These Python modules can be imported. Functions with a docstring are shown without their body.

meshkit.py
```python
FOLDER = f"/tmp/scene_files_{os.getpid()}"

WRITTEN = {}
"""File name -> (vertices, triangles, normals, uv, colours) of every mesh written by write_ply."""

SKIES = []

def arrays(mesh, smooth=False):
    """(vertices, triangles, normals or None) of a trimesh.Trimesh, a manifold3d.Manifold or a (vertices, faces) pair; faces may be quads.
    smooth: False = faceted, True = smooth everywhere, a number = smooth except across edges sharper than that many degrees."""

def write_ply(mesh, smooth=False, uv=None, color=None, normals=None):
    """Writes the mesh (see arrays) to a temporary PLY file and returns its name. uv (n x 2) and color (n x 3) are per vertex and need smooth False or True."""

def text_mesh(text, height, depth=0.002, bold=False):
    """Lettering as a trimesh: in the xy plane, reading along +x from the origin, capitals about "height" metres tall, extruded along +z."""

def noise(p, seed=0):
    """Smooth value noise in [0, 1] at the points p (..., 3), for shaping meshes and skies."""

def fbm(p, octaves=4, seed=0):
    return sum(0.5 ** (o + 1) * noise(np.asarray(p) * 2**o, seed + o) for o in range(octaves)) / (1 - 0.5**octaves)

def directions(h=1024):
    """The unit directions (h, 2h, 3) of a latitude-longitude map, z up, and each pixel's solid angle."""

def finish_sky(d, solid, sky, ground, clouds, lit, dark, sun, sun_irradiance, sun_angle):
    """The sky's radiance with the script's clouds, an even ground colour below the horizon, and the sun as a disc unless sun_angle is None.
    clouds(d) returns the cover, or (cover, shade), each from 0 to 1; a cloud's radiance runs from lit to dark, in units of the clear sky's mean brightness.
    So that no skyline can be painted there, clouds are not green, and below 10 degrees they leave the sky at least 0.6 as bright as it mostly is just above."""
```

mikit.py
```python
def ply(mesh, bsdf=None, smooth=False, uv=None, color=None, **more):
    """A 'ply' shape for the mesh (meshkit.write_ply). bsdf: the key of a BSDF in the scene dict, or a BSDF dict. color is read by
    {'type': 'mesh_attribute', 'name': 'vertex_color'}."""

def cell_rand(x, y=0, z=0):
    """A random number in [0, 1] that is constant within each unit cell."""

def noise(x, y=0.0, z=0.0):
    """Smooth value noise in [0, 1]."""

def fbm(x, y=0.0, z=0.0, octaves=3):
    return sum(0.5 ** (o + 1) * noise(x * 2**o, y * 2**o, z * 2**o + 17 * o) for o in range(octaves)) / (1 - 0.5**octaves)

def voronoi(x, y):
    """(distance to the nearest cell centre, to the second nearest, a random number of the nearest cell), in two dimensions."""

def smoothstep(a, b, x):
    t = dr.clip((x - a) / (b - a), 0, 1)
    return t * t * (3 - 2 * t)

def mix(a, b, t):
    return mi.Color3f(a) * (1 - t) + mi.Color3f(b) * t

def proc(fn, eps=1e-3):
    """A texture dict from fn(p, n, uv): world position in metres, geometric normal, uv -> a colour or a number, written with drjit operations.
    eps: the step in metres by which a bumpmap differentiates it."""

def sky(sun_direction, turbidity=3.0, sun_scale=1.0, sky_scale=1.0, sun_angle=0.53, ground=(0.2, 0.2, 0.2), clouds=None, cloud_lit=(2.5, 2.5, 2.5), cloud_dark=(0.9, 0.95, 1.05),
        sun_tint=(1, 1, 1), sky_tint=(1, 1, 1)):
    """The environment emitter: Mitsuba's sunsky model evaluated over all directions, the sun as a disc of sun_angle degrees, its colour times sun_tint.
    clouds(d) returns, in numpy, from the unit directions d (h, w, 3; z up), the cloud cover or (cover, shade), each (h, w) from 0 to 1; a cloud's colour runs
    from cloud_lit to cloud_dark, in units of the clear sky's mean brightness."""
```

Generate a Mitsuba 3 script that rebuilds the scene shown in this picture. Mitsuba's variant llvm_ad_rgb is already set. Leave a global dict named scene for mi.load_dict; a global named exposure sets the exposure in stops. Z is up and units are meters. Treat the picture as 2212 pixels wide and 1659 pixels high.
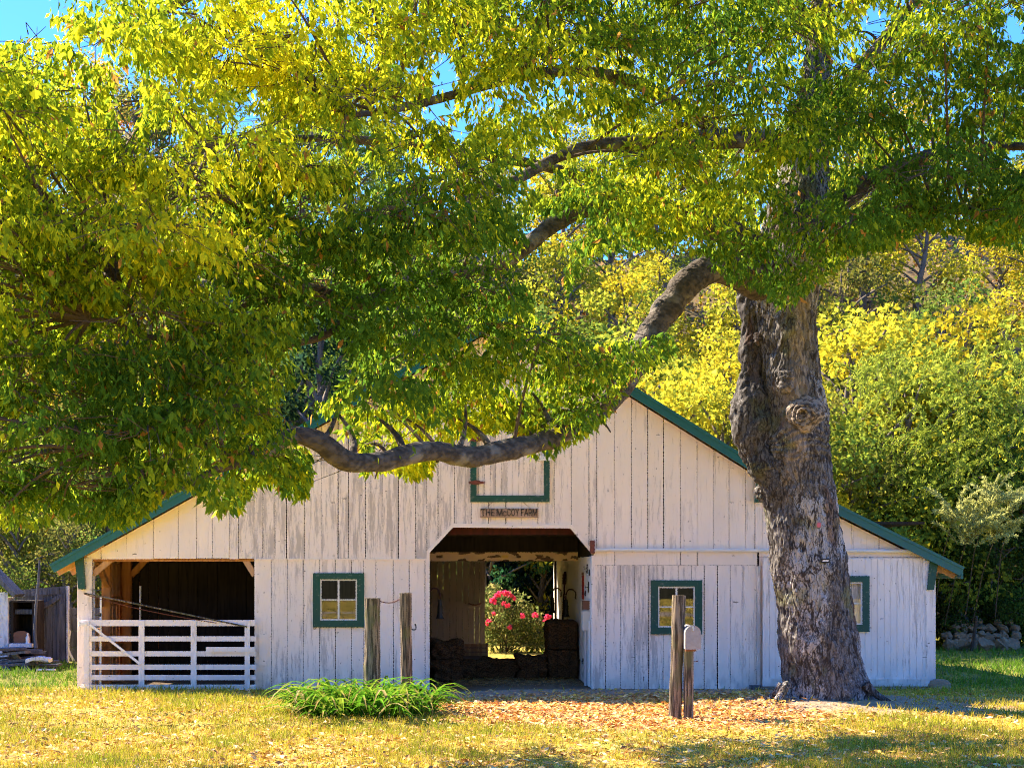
import math, random
import numpy as np, trimesh, mitsuba as mi, drjit as dr
import mikit, meshkit
from mikit import proc, noise, fbm, voronoi, smoothstep, mix, cell_rand
from shapely.geometry import Polygon, box as sbox, Point
from shapely import affinity
T = mi.ScalarTransform4f
scene, labels = {}, {}

# ------------------------------------------------------------------ camera, sky, exposure
CAM_H = 1.85
F = 3200.0                      # focal length in units of a picture 2212 wide
U0, V0 = 949.0, 1231.0          # where the level viewing axis meets the picture
scene['camera'] = {'type': 'perspective', 'fov': 2 * math.degrees(math.atan(1106 / F)), 'fov_axis': 'x',
                   'principal_point_offset_x': (1106 - U0) / 2212, 'principal_point_offset_y': -(V0 - 829.5) / 1659,
                   'near_clip': 0.1, 'far_clip': 3000.0,
                   'to_world': T().look_at(origin=[0, 0, CAM_H], target=[0, 10, CAM_H], up=[0, 0, 1])}
AZ, EL = math.radians(32), math.radians(42)
SUN = (-math.cos(EL) * math.cos(AZ), math.cos(EL) * math.sin(AZ), math.sin(EL))
scene['sky'] = mikit.sky(SUN, turbidity=1.7, sun_scale=1.0, sky_scale=1.0, ground=(0.12, 0.11, 0.06), sky_tint=(0.28, 0.59, 1.10))
exposure = 3.85

# ------------------------------------------------------------------ helpers
def P(u, v, Y):
    return np.array([(u - U0) * Y / F, Y, CAM_H - (v - V0) * Y / F])
def PX(u, Y): return (u - U0) * Y / F
def PZ(v, Y): return CAM_H - (v - V0) * Y / F

def numbered(key, used):
    if key not in used: return key
    k = 1
    while f'{key}_{k:03d}' in used: k += 1
    return f'{key}_{k:03d}'
USED = set()
def newkey(name, parent=None):
    key = numbered((parent + '__' if parent else '') + name, USED)
    USED.add(key); return key
def thing(name, label, cat, group=None):
    key = newkey(name); labels[key] = {'label': label, 'category': cat}
    if group: labels[key]['group'] = group
    return key
def obj(name, mesh, mat, parent=None, smooth=False, color=None, label=None, cat=None, group=None, kind=None):
    key = newkey(name, parent)
    scene[key] = mikit.ply(mesh, mat, smooth=smooth, color=color)
    d = {}
    if label: d['label'] = label
    if cat: d['category'] = cat
    if group: d['group'] = group
    if kind: d['kind'] = kind
    if d: labels[key] = d
    return key

def bx(x0, x1, y0, y1, z0, z1):
    m = trimesh.creation.box(extents=[x1 - x0, y1 - y0, z1 - z0])
    m.apply_translation([(x0 + x1) / 2, (y0 + y1) / 2, (z0 + z1) / 2]); return m
def beam(a, b, w, h, up=(0, 0, 1)):
    """A bar of section w x h from a to b."""
    a, b = np.asarray(a, float), np.asarray(b, float)
    d = b - a; L = np.linalg.norm(d); d /= L
    up = np.asarray(up, float)
    if abs(d @ up) > 0.95: up = np.array([0, 1.0, 0])
    s = np.cross(d, up); s /= np.linalg.norm(s); t = np.cross(s, d)
    m = trimesh.creation.box(extents=[L, w, h])
    M = np.eye(4); M[:3, 0], M[:3, 1], M[:3, 2], M[:3, 3] = d, -s, t, (a + b) / 2
    if np.linalg.det(M[:3, :3]) < 0: M[:3, 1] *= -1
    m.apply_transform(M); return m
def slab(poly, y0, y1):
    """Polygon in (x, z) with thickness from y0 (front) to y1."""
    out = []
    for g in getattr(poly, 'geoms', [poly]):
        if g.is_empty or g.area < 1e-4 or g.geom_type != 'Polygon': continue
        m = trimesh.creation.extrude_polygon(g, y1 - y0, engine='earcut')
        v = np.array(m.vertices); v = np.stack([v[:, 0], y0 + v[:, 2], v[:, 1]], 1)
        out.append(trimesh.Trimesh(v, np.array(m.faces)[:, ::-1], process=False))
    return out
def cat(ms): return trimesh.util.concatenate(ms)
def tube(pts, rad, sides=8, rough=0.0, seed=0, cap=True, sub=1, freq=3.0):
    p = np.asarray(pts, float); rad = np.broadcast_to(np.asarray(rad, float), (len(p),))
    if sub > 1:
        from scipy.interpolate import CubicSpline, PchipInterpolator
        s = np.concatenate([[0], np.cumsum(np.linalg.norm(np.diff(p, axis=0), axis=1))])
        q = np.linspace(0, s[-1], (len(p) - 1) * sub + 1)
        if len(p) > 2: p, rad = CubicSpline(s, p)(q), PchipInterpolator(s, rad)(q)
        else: p, rad = np.stack([np.interp(q, s, p[:, k]) for k in range(3)], 1), np.interp(q, s, rad)
    t = np.gradient(p, axis=0); t /= np.linalg.norm(t, axis=1, keepdims=True) + 1e-12
    a = np.cross(t[0], [0.3, 0.2, 0.93] if abs(t[0][2]) < 0.8 else [1, 0.1, 0]); a /= np.linalg.norm(a)
    A = []
    for k in range(len(p)):
        a = a - t[k] * (a @ t[k]); a /= np.linalg.norm(a); A.append(a)
    A = np.array(A); B = np.cross(t, A); ang = np.arange(sides) * 2 * np.pi / sides
    dirs = np.cos(ang)[None, :, None] * A[:, None] + np.sin(ang)[None, :, None] * B[:, None]
    v = p[:, None] + rad[:, None, None] * dirs
    if rough:
        n = meshkit.fbm(v * freq, 4, seed) - 0.5
        v = v + dirs * (n * 2 * rough * rad[:, None])[..., None]
    i, j = np.meshgrid(np.arange(len(p) - 1), np.arange(sides), indexing='ij')
    q = np.stack([i * sides + j, i * sides + (j + 1) % sides, (i + 1) * sides + (j + 1) % sides, (i + 1) * sides + j], -1).reshape(-1, 4)
    f = np.vstack([q[:, [0, 1, 2]], q[:, [0, 2, 3]]])
    v = v.reshape(-1, 3)
    if cap:
        n0 = len(v); v = np.vstack([v, p[0], p[-1]]); k = np.arange(sides); e = (len(p) - 1) * sides
        f = np.vstack([f, np.stack([np.full(sides, n0), (k + 1) % sides, k], 1), np.stack([np.full(sides, n0 + 1), e + k, e + (k + 1) % sides], 1)])
    return trimesh.Trimesh(v, f, process=False)
def lathe(prof, sides=20):
    """(r, z) profile turned about z."""
    m = trimesh.creation.revolve(np.array(prof, float), sections=sides); return m
def rock(rx, ry, rz, seed, sub=2):
    if seed >= 20:
        g = np.random.default_rng(seed); v = unit(g.normal(0, 1, (16, 3))) * g.uniform(0.85, 1.1, (16, 1)); return trimesh.convex.convex_hull(v * [rx, ry, rz])
    m = trimesh.creation.icosphere(subdivisions=sub); v = np.array(m.vertices)
    rr = 1 + 0.55 * (meshkit.fbm(v * 1.3 + seed * 7.3, 3, seed) - 0.5)
    v = np.sign(v) * np.abs(v) ** 0.8 * rr[:, None]
    return trimesh.Trimesh(v * [rx, ry, rz], m.faces, process=False)
def unit(a): return a / (np.linalg.norm(a, axis=-1, keepdims=True) + 1e-12)
def leaf_mesh(pos, axis, side, length, width, rng, cheap=False):
    """Folded pointed leaves: base, tip, two edges and a sunk midrib. Returns vertices, triangles and vertices per leaf."""
    n = len(pos); L, W = length[:, None], width[:, None]
    side = unit(side - axis * (side * axis).sum(1, keepdims=True)); nor = np.cross(axis, side)
    curl = rng.uniform(-0.1, 0.25, (n, 1)) * L
    b = pos; l = pos + axis * L * 0.42 + side * W / 2 + nor * W * 0.14; r = pos + axis * L * 0.42 - side * W / 2 + nor * W * 0.14
    m = pos + axis * L * 0.5 - nor * W * 0.06; t = pos + axis * L - nor * curl
    k = np.arange(n)[:, None]
    if cheap:
        v = np.stack([b, l, r, t], 1).reshape(-1, 3)
        return v, np.concatenate([k * 4 + [0, 2, 1], k * 4 + [1, 2, 3]]), 4
    v = np.stack([b, l, r, m, t], 1).reshape(-1, 3)
    return v, np.concatenate([k * 5 + [0, 3, 1], k * 5 + [0, 2, 3], k * 5 + [3, 4, 1], k * 5 + [3, 2, 4]]), 5

# ------------------------------------------------------------------ materials
def mat(name, **k):
    scene[name] = k; return name
def princ(name, color, rough=0.7, bump=None, bscale=1.0, **k):
    c = color if isinstance(color, dict) else {'type': 'rgb', 'value': list(color)}
    d = {'type': 'principled', 'base_color': c, 'roughness': rough, 'specular': k.pop('specular', 0.3), **k}
    if bump is not None: d = {'type': 'bumpmap', 'tex': proc(bump, eps=2e-3), 'scale': bscale, 'bsdf': d}
    scene[name] = {'type': 'twosided', 'bsdf': d}; return name
def paint_fn(paint, wood, wear, off, streak=1.0):
    def fn(p, n, uv):
        x, z = p.x + off, p.z
        col = cell_rand(dr.floor(x * 6.7), 3)
        s = fbm(x * 34, p.y * 20, z * 2.2, 4)
        g = fbm(x * 2.3, 0.0, z * 1.1, 3)
        fine = fbm(x * 120, p.y * 60, z * 14, 2)
        m = smoothstep(0.60 - 0.22 * wear, 0.80 - 0.16 * wear, s * 0.62 + g * 0.42 + (fine - 0.5) * 0.3)
        speck = smoothstep(0.71, 0.78, fbm(x * 26, p.y * 9, z * 26, 3))
        low = smoothstep(0.55, 0.0, z) * smoothstep(0.30, 0.60, fbm(x * 8, 0.0, z * 4, 3))
        m = dr.minimum(m * streak + 0.5 * speck * wear + 0.55 * low, 1)
        knot = smoothstep(0.955, 0.975, noise(x * 21, 0.0, z * 17 + col * 9))
        c = mix(mix(paint, wood, m * 0.70), (0.10, 0.065, 0.05), knot * 0.8)
        return c * (0.90 + 0.16 * g + 0.06 * fine)
    return fn
PAINT, OLD = (0.86, 0.755, 0.665), (0.36, 0.315, 0.285)
for i, (w, st) in enumerate(((0.05, 0.45), (0.2, 0.7), (0.5, 0.9), (0.8, 1.0), (1.1, 1.0))):
    princ(f'm_board{i}', proc(paint_fn(PAINT, OLD, w, 3.1 * i, st)), 0.75)
princ('m_bead', proc(paint_fn((0.82, 0.75, 0.70), (0.36, 0.32, 0.29), 0.3, 1.7, 0.9)), 0.7)
princ('m_doorold', proc(paint_fn((0.44, 0.35, 0.27), (0.24, 0.18, 0.13), 0.4, 2.7)), 0.85)
princ('m_gate', proc(paint_fn((0.82, 0.76, 0.72), (0.40, 0.34, 0.30), 0.1, 8.0, 0.6)), 0.7)
princ('m_wallwhite', proc(paint_fn((0.72, 0.68, 0.62), (0.35, 0.30, 0.26), 0.2, 5.0, 0.6)), 0.8)
princ('m_green', proc(lambda p, n, uv: mix(mix((0.008, 0.085, 0.062), (0.014, 0.06, 0.048), fbm(p.x * 9, p.y * 9, p.z * 3, 3)), (0.16, 0.19, 0.16), smoothstep(0.66, 0.76, fbm(p.x * 30, p.y * 30, p.z * 30, 3)) * 0.7)), 0.5)
princ('m_roof', proc(lambda p, n, uv: mix((0.006, 0.125, 0.115), (0.008, 0.095, 0.098), fbm(p.x * 3, p.y * 3, p.z * 3, 3))), 0.38, specular=0.4)
def wood_fn(a, b, sx=30, sz=2.0):
    def fn(p, n, uv):
        g = fbm(p.x * sx, p.y * sx, p.z * sz, 4); k = fbm(p.x * 3, p.y * 3, p.z * 1.5, 2)
        return mix(a, b, smoothstep(0.3, 0.7, g * 0.7 + k * 0.3))
    return fn
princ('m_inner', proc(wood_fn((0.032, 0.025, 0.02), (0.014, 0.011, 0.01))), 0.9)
princ('m_orange', proc(wood_fn((0.50, 0.24, 0.085), (0.34, 0.14, 0.05))), 0.8)
princ('m_soffit', proc(wood_fn((0.55, 0.33, 0.18), (0.42, 0.24, 0.12))), 0.8)
princ('m_redwood', proc(wood_fn((0.07, 0.014, 0.012), (0.04, 0.012, 0.011))), 0.8)
princ('m_lintel', proc(lambda p, n, uv: mix((0.80, 0.60, 0.38), (0.16, 0.10, 0.07), smoothstep(0.56, 0.60, fbm(p.x * 7, p.y * 3, p.z * 14, 3)))), 0.8)
princ('m_greywood', proc(wood_fn((0.135, 0.14, 0.155), (0.055, 0.058, 0.065), 40, 3)), 0.9)
princ('m_shedwhite', proc(paint_fn((0.66, 0.68, 0.72), (0.30, 0.30, 0.31), 0.6, 4.0)), 0.8)
def postfn(p, n, uv):
    g = fbm(p.x * 55, p.y * 55, p.z * 3.0, 4); k = fbm(p.x * 9, p.y * 9, p.z * 4, 3)
    c = mix((0.26, 0.21, 0.15), (0.05, 0.04, 0.028), smoothstep(0.33, 0.60, g))
    return mix(c, (0.13, 0.14, 0.06), smoothstep(0.55, 0.7, k) * 0.6)
princ('m_post', proc(postfn), 0.9, bump=lambda p, n, uv: fbm(p.x * 70, p.y * 70, p.z * 4, 3), bscale=0.02)
princ('m_mailbox', proc(lambda p, n, uv: mix((0.36, 0.355, 0.35), (0.25, 0.24, 0.235), fbm(p.x * 30, p.y * 30, p.z * 30, 3))), 0.5)
princ('m_black', (0.015, 0.014, 0.013), 0.5)
princ('m_iron', proc(lambda p, n, uv: mix((0.22, 0.055, 0.03), (0.09, 0.04, 0.03), fbm(p.x * 40, p.y * 40, p.z * 40, 2))), 0.7)
princ('m_red', (0.33, 0.02, 0.015), 0.5)
princ('m_pink', (0.50, 0.13, 0.17), 0.8)
princ('m_galv', (0.50, 0.52, 0.55), 0.4, metallic=0.5)
princ('m_white', (0.78, 0.77, 0.75), 0.5)
princ('m_panel', (0.66, 0.64, 0.58), 0.5)
princ('m_brass', (0.8, 0.55, 0.15), 0.4)
princ('m_brown', (0.20, 0.09, 0.05), 0.7)
princ('m_sash', (0.70, 0.69, 0.66), 0.55)
princ('m_hay', proc(lambda p, n, uv: mix((0.15, 0.075, 0.03), (0.04, 0.02, 0.01), smoothstep(0.35, 0.65, fbm(p.x * 60, p.y * 60, p.z * 90, 3)))), 0.95,
      bump=lambda p, n, uv: fbm(p.x * 60, p.y * 60, p.z * 90, 2), bscale=0.03)
princ('m_straw', (0.42, 0.29, 0.12), 0.9)
princ('m_sign', proc(wood_fn((0.50, 0.35, 0.26), (0.30, 0.19, 0.13), 6, 60)), 0.8)
mat('m_glass', type='thindielectric', int_ior=1.5)
princ('m_stone', proc(lambda p, n, uv: mix(mix((0.36, 0.24, 0.14), (0.17, 0.115, 0.075), fbm(p.x * 4, p.y * 4, p.z * 4, 3)), (0.13, 0.13, 0.07), smoothstep(0.55, 0.7, fbm(p.x * 9, p.y * 9, p.z * 9, 3)) * 0.6)), 0.9)
def bark_fn(p, n, uv):
    w_ = fbm(p.x * 5, p.y * 5, p.z * 4, 2) * 0.25; a = fbm(p.x * 15 + w_ * 9, p.y * 15, p.z * 2.6, 3); b = fbm(p.x * 34 + 5, p.y * 34, p.z * 8, 2); big = fbm(p.x * 2.4, p.y * 2.4, p.z * 1.2, 3); f = fbm(p.x * 70, p.y * 70, p.z * 40, 2)
    crack = smoothstep(0.005, 0.06, dr.abs(a - 0.5)) * smoothstep(-0.01, 0.05, dr.abs(b - 0.47))
    c = mix((0.068, 0.063, 0.061), (0.175, 0.167, 0.163), smoothstep(0.3, 0.7, f * 0.5 + b * 0.5))
    c = mix(c, (0.40, 0.388, 0.38), smoothstep(0.50, 0.60, big * 0.75 + f * 0.25) * 0.8)
    bare = smoothstep(0.62, 0.15, dr.abs(p.x - 4.60 - 0.05 * p.z + (w_ - 0.12) * 1.2) * 3.0) * smoothstep(2.6, 3.6, p.z) * smoothstep(6.2, 5.2, p.z) * smoothstep(20.4, 20.1, p.y)
    c = mix(c, mix((0.36, 0.30, 0.245), (0.17, 0.135, 0.11), smoothstep(0.4, 0.6, b)), bare * 0.8); crack = dr.maximum(crack, bare * 0.55)
    c = mix(c, (0.11, 0.055, 0.035), smoothstep(0.60, 0.72, fbm(p.x * 4 + 3, p.y * 4, p.z * 0.8, 3)) * 0.7)
    c = mix(c, (0.12, 0.13, 0.03), smoothstep(0.60, 0.70, fbm(p.x * 3 + 9, p.y * 3, p.z * 2, 3)) * 0.5)
    return mix((0.034, 0.028, 0.025), c, crack)
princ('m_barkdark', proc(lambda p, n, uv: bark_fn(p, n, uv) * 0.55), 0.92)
princ('m_bark', proc(bark_fn), 0.92, bump=lambda p, n, uv: smoothstep(0.0, 0.10, dr.abs(fbm(p.x * 15, p.y * 15, p.z * 2.6, 3) - 0.5)) + 0.5 * fbm(p.x * 50, p.y * 50, p.z * 20, 2), bscale=0.022)
def limb_fn(p, n, uv):
    r = fbm(p.x * 17, p.y * 20, p.z * 20, 4); big = fbm(p.x * 6, p.y * 6, p.z * 6, 4)
    c = mix((0.042, 0.036, 0.032), (0.105, 0.088, 0.075), smoothstep(0.30, 0.70, r))
    return mix(c, (0.40, 0.375, 0.33), smoothstep(0.52, 0.74, big) * 0.3)
princ('m_limb', proc(limb_fn), 0.9, bump=lambda p, n, uv: fbm(p.x * 34, p.y * 40, p.z * 40, 3), bscale=0.03)
princ('m_twig', (0.085, 0.062, 0.048), 0.9)
princ('m_farbark', proc(lambda p, n, uv: mix((0.20, 0.17, 0.15), (0.07, 0.055, 0.045), fbm(p.x * 12, p.y * 12, p.z * 3, 3))), 0.9)
VC = {'type': 'mesh_attribute', 'name': 'vertex_color'}
mat('m_leaf', type='principledthin', base_color=VC, roughness=0.5, diff_trans=1.25, eta=1.35, spec_trans=0.0)
mat('m_leaffar', type='principledthin', base_color=VC, roughness=0.6, diff_trans=1.15, eta=1.3, spec_trans=0.0)
mat('m_blade', type='principledthin', base_color=VC, roughness=0.55, diff_trans=0.7, eta=1.3, spec_trans=0.0)
princ('m_litterleaf', VC, 0.7)
mat('m_petal', type='principledthin', base_color=VC, roughness=0.5, diff_trans=0.8, eta=1.3, spec_trans=0.0)

# where the fallen leaves lie thick: the drive in front of the barn door
def litter_np(x, y):
    e = ((x - 2.4) / 2.9) ** 2 + ((y - 19.5) / 2.5) ** 2
    return np.clip(1.35 - e, 0, 1)
def ground_fn(p, n, uv):
    big = fbm(p.x * 0.45, p.y * 0.45, 0.0, 3); mid = fbm(p.x * 2.1, p.y * 2.1, 2.0, 3); fine = fbm(p.x * 26, p.y * 26, 0.0, 3)
    dry = mix((0.50, 0.38, 0.075), (0.32, 0.24, 0.045), fine)
    green = mix((0.16, 0.17, 0.025), (0.24, 0.23, 0.035), fine)
    side = smoothstep(5.6, 7.5, p.x) * smoothstep(21.5, 23.5, p.y) + smoothstep(-5.4, -6.4, p.x) * smoothstep(21.5, 23.5, p.y)
    c = mix(dry, green, dr.clip(smoothstep(0.50, 0.66, big * 0.5 + mid * 0.5) * 0.8 + side, 0, 1))
    d1, d2, w = voronoi(p.x * 13 + fine * 0.6, p.y * 13)
    litter = mix(mix((0.60, 0.31, 0.12), (0.42, 0.19, 0.07), w), (0.70, 0.46, 0.24), smoothstep(0.7, 0.9, cell_rand(w * 991)))
    e = dr.square((p.x - 2.4) / 2.9) + dr.square((p.y - 19.5) / 2.5)
    lm = smoothstep(0.25, 0.6, 1.35 - e + (mid - 0.5) * 0.9)
    c = mix(c, litter, lm)
    soil = mix((0.21, 0.155, 0.11), (0.33, 0.26, 0.20), fine)
    sm = smoothstep(21.3, 22.1, p.y + (mid - 0.5) * 0.8) * smoothstep(23.3, 22.9, p.y) * smoothstep(-1.2, -0.2, p.x) * smoothstep(5.9, 5.0, p.x)
    tree = smoothstep(1.9, 0.9, dr.sqrt(dr.square((p.x - 5.9) * 0.62) + dr.square(p.y - 20.3)) + (mid - 0.5) * 0.9)
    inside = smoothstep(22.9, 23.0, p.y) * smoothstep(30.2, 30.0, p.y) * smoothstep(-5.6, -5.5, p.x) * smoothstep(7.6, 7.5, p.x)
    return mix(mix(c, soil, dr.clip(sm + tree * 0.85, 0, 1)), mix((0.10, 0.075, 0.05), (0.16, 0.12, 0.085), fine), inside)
princ('m_ground', proc(ground_fn), 0.95, bump=lambda p, n, uv: fbm(p.x * 22, p.y * 22, 0.0, 3), bscale=0.05)
princ('m_hill', proc(lambda p, n, uv: mix((0.20, 0.14, 0.07), (0.08, 0.07, 0.03), fbm(p.x * 0.8, p.y * 0.8, p.z * 0.8, 4))), 0.95)
princ('m_darkhill', proc(lambda p, n, uv: mix((0.04, 0.035, 0.015), (0.018, 0.022, 0.01), fbm(p.x * 0.2, p.y * 0.2, p.z * 0.2, 4))), 0.95)
princ('m_road', proc(lambda p, n, uv: mix((0.30, 0.25, 0.21), (0.22, 0.19, 0.17), fbm(p.x * 5, p.y * 5, 0.0, 3))), 0.95)

# ------------------------------------------------------------------ ground, road, hills
TREE = np.array([PX(1780, 20.3), 20.3])
def gz(x, y):
    x, y = np.asarray(x, float), np.asarray(y, float)
    z = 0.14 * np.exp(-(((x - TREE[0]) * 0.8) ** 2 + (y - TREE[1]) ** 2) / 1.7)
    z = z + 0.05 * (meshkit.fbm(np.stack([x * 0.7, y * 0.7, x * 0], -1), 3, 5) - 0.5) * np.clip((22.6 - y) / 2, 0, 1)
    w = 0.35 * (meshkit.fbm(np.stack([x * 0.8, x * 0, x * 0], -1), 3, 4) - 0.5)
    z = z + 0.055 * np.clip((y + w - 17.25) / 0.10, 0, 1) * np.clip((1.2 - x) / 1.0, 0, 1) + 0.045 * np.clip((y + w - 18.3) / 0.1, 0, 1) * np.clip((-2.2 - x) / 1.0, 0, 1)
    z = z - 0.10 * np.clip((y - 18.5) / 3, 0, 1) * np.clip((1.2 - x) / 1.0, 0, 1) * np.clip((y - 17) / 1, 0, 1)
    return z
def axis_pts(lo, hi, near0, near1, step, far_n):
    a = np.linspace(near0, near1, int((near1 - near0) / step) + 1)
    l = near0 - np.geomspace(0.5, near0 - lo, far_n)[::-1]; h = near1 + np.geomspace(0.5, hi - near1, far_n)
    return np.concatenate([l, a, h])
def grid_mesh(xs, ys, zf):
    X, Y = np.meshgrid(xs, ys); Z = zf(X, Y)
    v = np.stack([X, Y, Z], -1).reshape(-1, 3); nx = len(xs)
    i, j = np.meshgrid(np.arange(len(ys) - 1), np.arange(nx - 1), indexing='ij'); a = (i * nx + j).ravel()
    return trimesh.Trimesh(v, np.vstack([np.stack([a, a + 1, a + nx + 1], 1), np.stack([a, a + nx + 1, a + nx], 1)]), process=False)
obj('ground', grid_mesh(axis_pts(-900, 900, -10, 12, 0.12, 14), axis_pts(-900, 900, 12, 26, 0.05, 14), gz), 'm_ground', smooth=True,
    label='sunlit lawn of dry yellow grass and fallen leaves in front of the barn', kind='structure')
obj('road', grid_mesh(np.linspace(-300, 300, 60), np.linspace(-19, -13, 4), lambda x, y: gz(x, y) + 0.006), 'm_road', smooth=True, label='pale gravel road across the lawn from the barn', kind='structure')
def hz(x, y):
    base = np.clip((y - 38 - 3 * np.sin(x * 0.05)) / 42, 0, 1); base = base * base * (3 - 2 * base)
    side = 19 + 2 * np.sin(x * 0.03 + 1) - 2.2 * np.exp(-((x - 6) / 14) ** 2)
    return -0.4 + base * side + 0.5 * (meshkit.fbm(np.stack([x * 0.25, y * 0.25, x * 0], -1), 3, 8) - 0.5) * base
obj('hill', grid_mesh(np.linspace(-170, 170, 110), np.linspace(37, 190, 60), hz), 'm_hill', smooth=True, label='wooded hillside rising behind the barn, covered in brown leaf litter', kind='structure')
obj('hills', grid_mesh(np.linspace(-600, 600, 80), np.linspace(-420, -45, 40), lambda x, y: -0.5 + 30 * np.clip((-y - 46) / 120, 0, 1) * (0.7 + 0.6 * meshkit.fbm(np.stack([x * 0.01, y * 0.01, x * 0], -1), 3, 2))), 'm_darkhill', smooth=True,
    label='low dark wooded hills across the road from the barn', kind='structure')

# ------------------------------------------------------------------ barn
YB, YR, YBACK = 23.0, 22.78, 30.1            # facade, front edge of the roof, back wall
barn = thing('barn', 'long low white board barn with green trim and an open passage through its middle', 'barn')
S = YB / F
def fx(u): return PX(u, YB)
def fz(v): return PZ(v, YB)
RP = [np.array([PX(u, YR), PZ(v, YR)]) for u, v in ((108, 1222), (1102, 671), (1640, 1008), (2082, 1228))]   # top line of the roof (x, z)
def roof_top(x):
    return np.interp(x, [p[0] for p in RP], [p[1] for p in RP])
TH = 0.14
def roof_under(x): return roof_top(x) - TH
rb = random.Random(4)
WIN = {'a': (676.6, 786.6, 1238, 1355), 'b': (1405.7, 1515.7, 1253.6, 1370)}
DOOR = Polygon([(fx(928), -0.5), (fx(928), fz(1193)), (fx(978), fz(1138)), (fx(1233), fz(1140)), (fx(1278), fz(1195)), (fx(1278), -0.5)])
STALL = sbox(fx(200), -0.5, fx(548), fz(1208))
HAY = sbox(fx(1022), fz(1078), fx(1181), fz(922))
HOLES = [DOOR, STALL, HAY] + [sbox(fx(a + 8), fz(d - 8), fx(b - 8), fz(c + 8)) for a, b, c, d in WIN.values()]
from shapely.ops import unary_union
HOLE = unary_union(HOLES)
upper_edges = [187, 218, 273, 332, 385, 424, 458, 495, 515, 549, 568, 594, 619, 657, 694, 730, 753, 789, 826, 861, 898, 922, 946, 982, 1018, 1055, 1093, 1126, 1162, 1197, 1234, 1272, 1289, 1327, 1364, 1399, 1434, 1470, 1506, 1542, 1575, 1610, 1631, 1647, 1684, 1722, 1762, 1801, 1840, 1899, 1958, 1999]
left_edges = [549, 586, 621, 656, 690, 724, 759, 785, 812, 849, 884, 918, 926]
right_edges = [1279, 1309, 1341, 1371, 1401, 1433, 1465, 1494, 1521, 1550, 1578, 1605, 1634]
far_edges = [1640, 1680, 1720, 1762, 1800, 1840, 1880, 1920, 1960, 2004, 2020]
GAB = barn + '__gable_wall'; WAL = barn + '__wall'
USED.add(GAB); USED.add(WAL)
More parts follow.
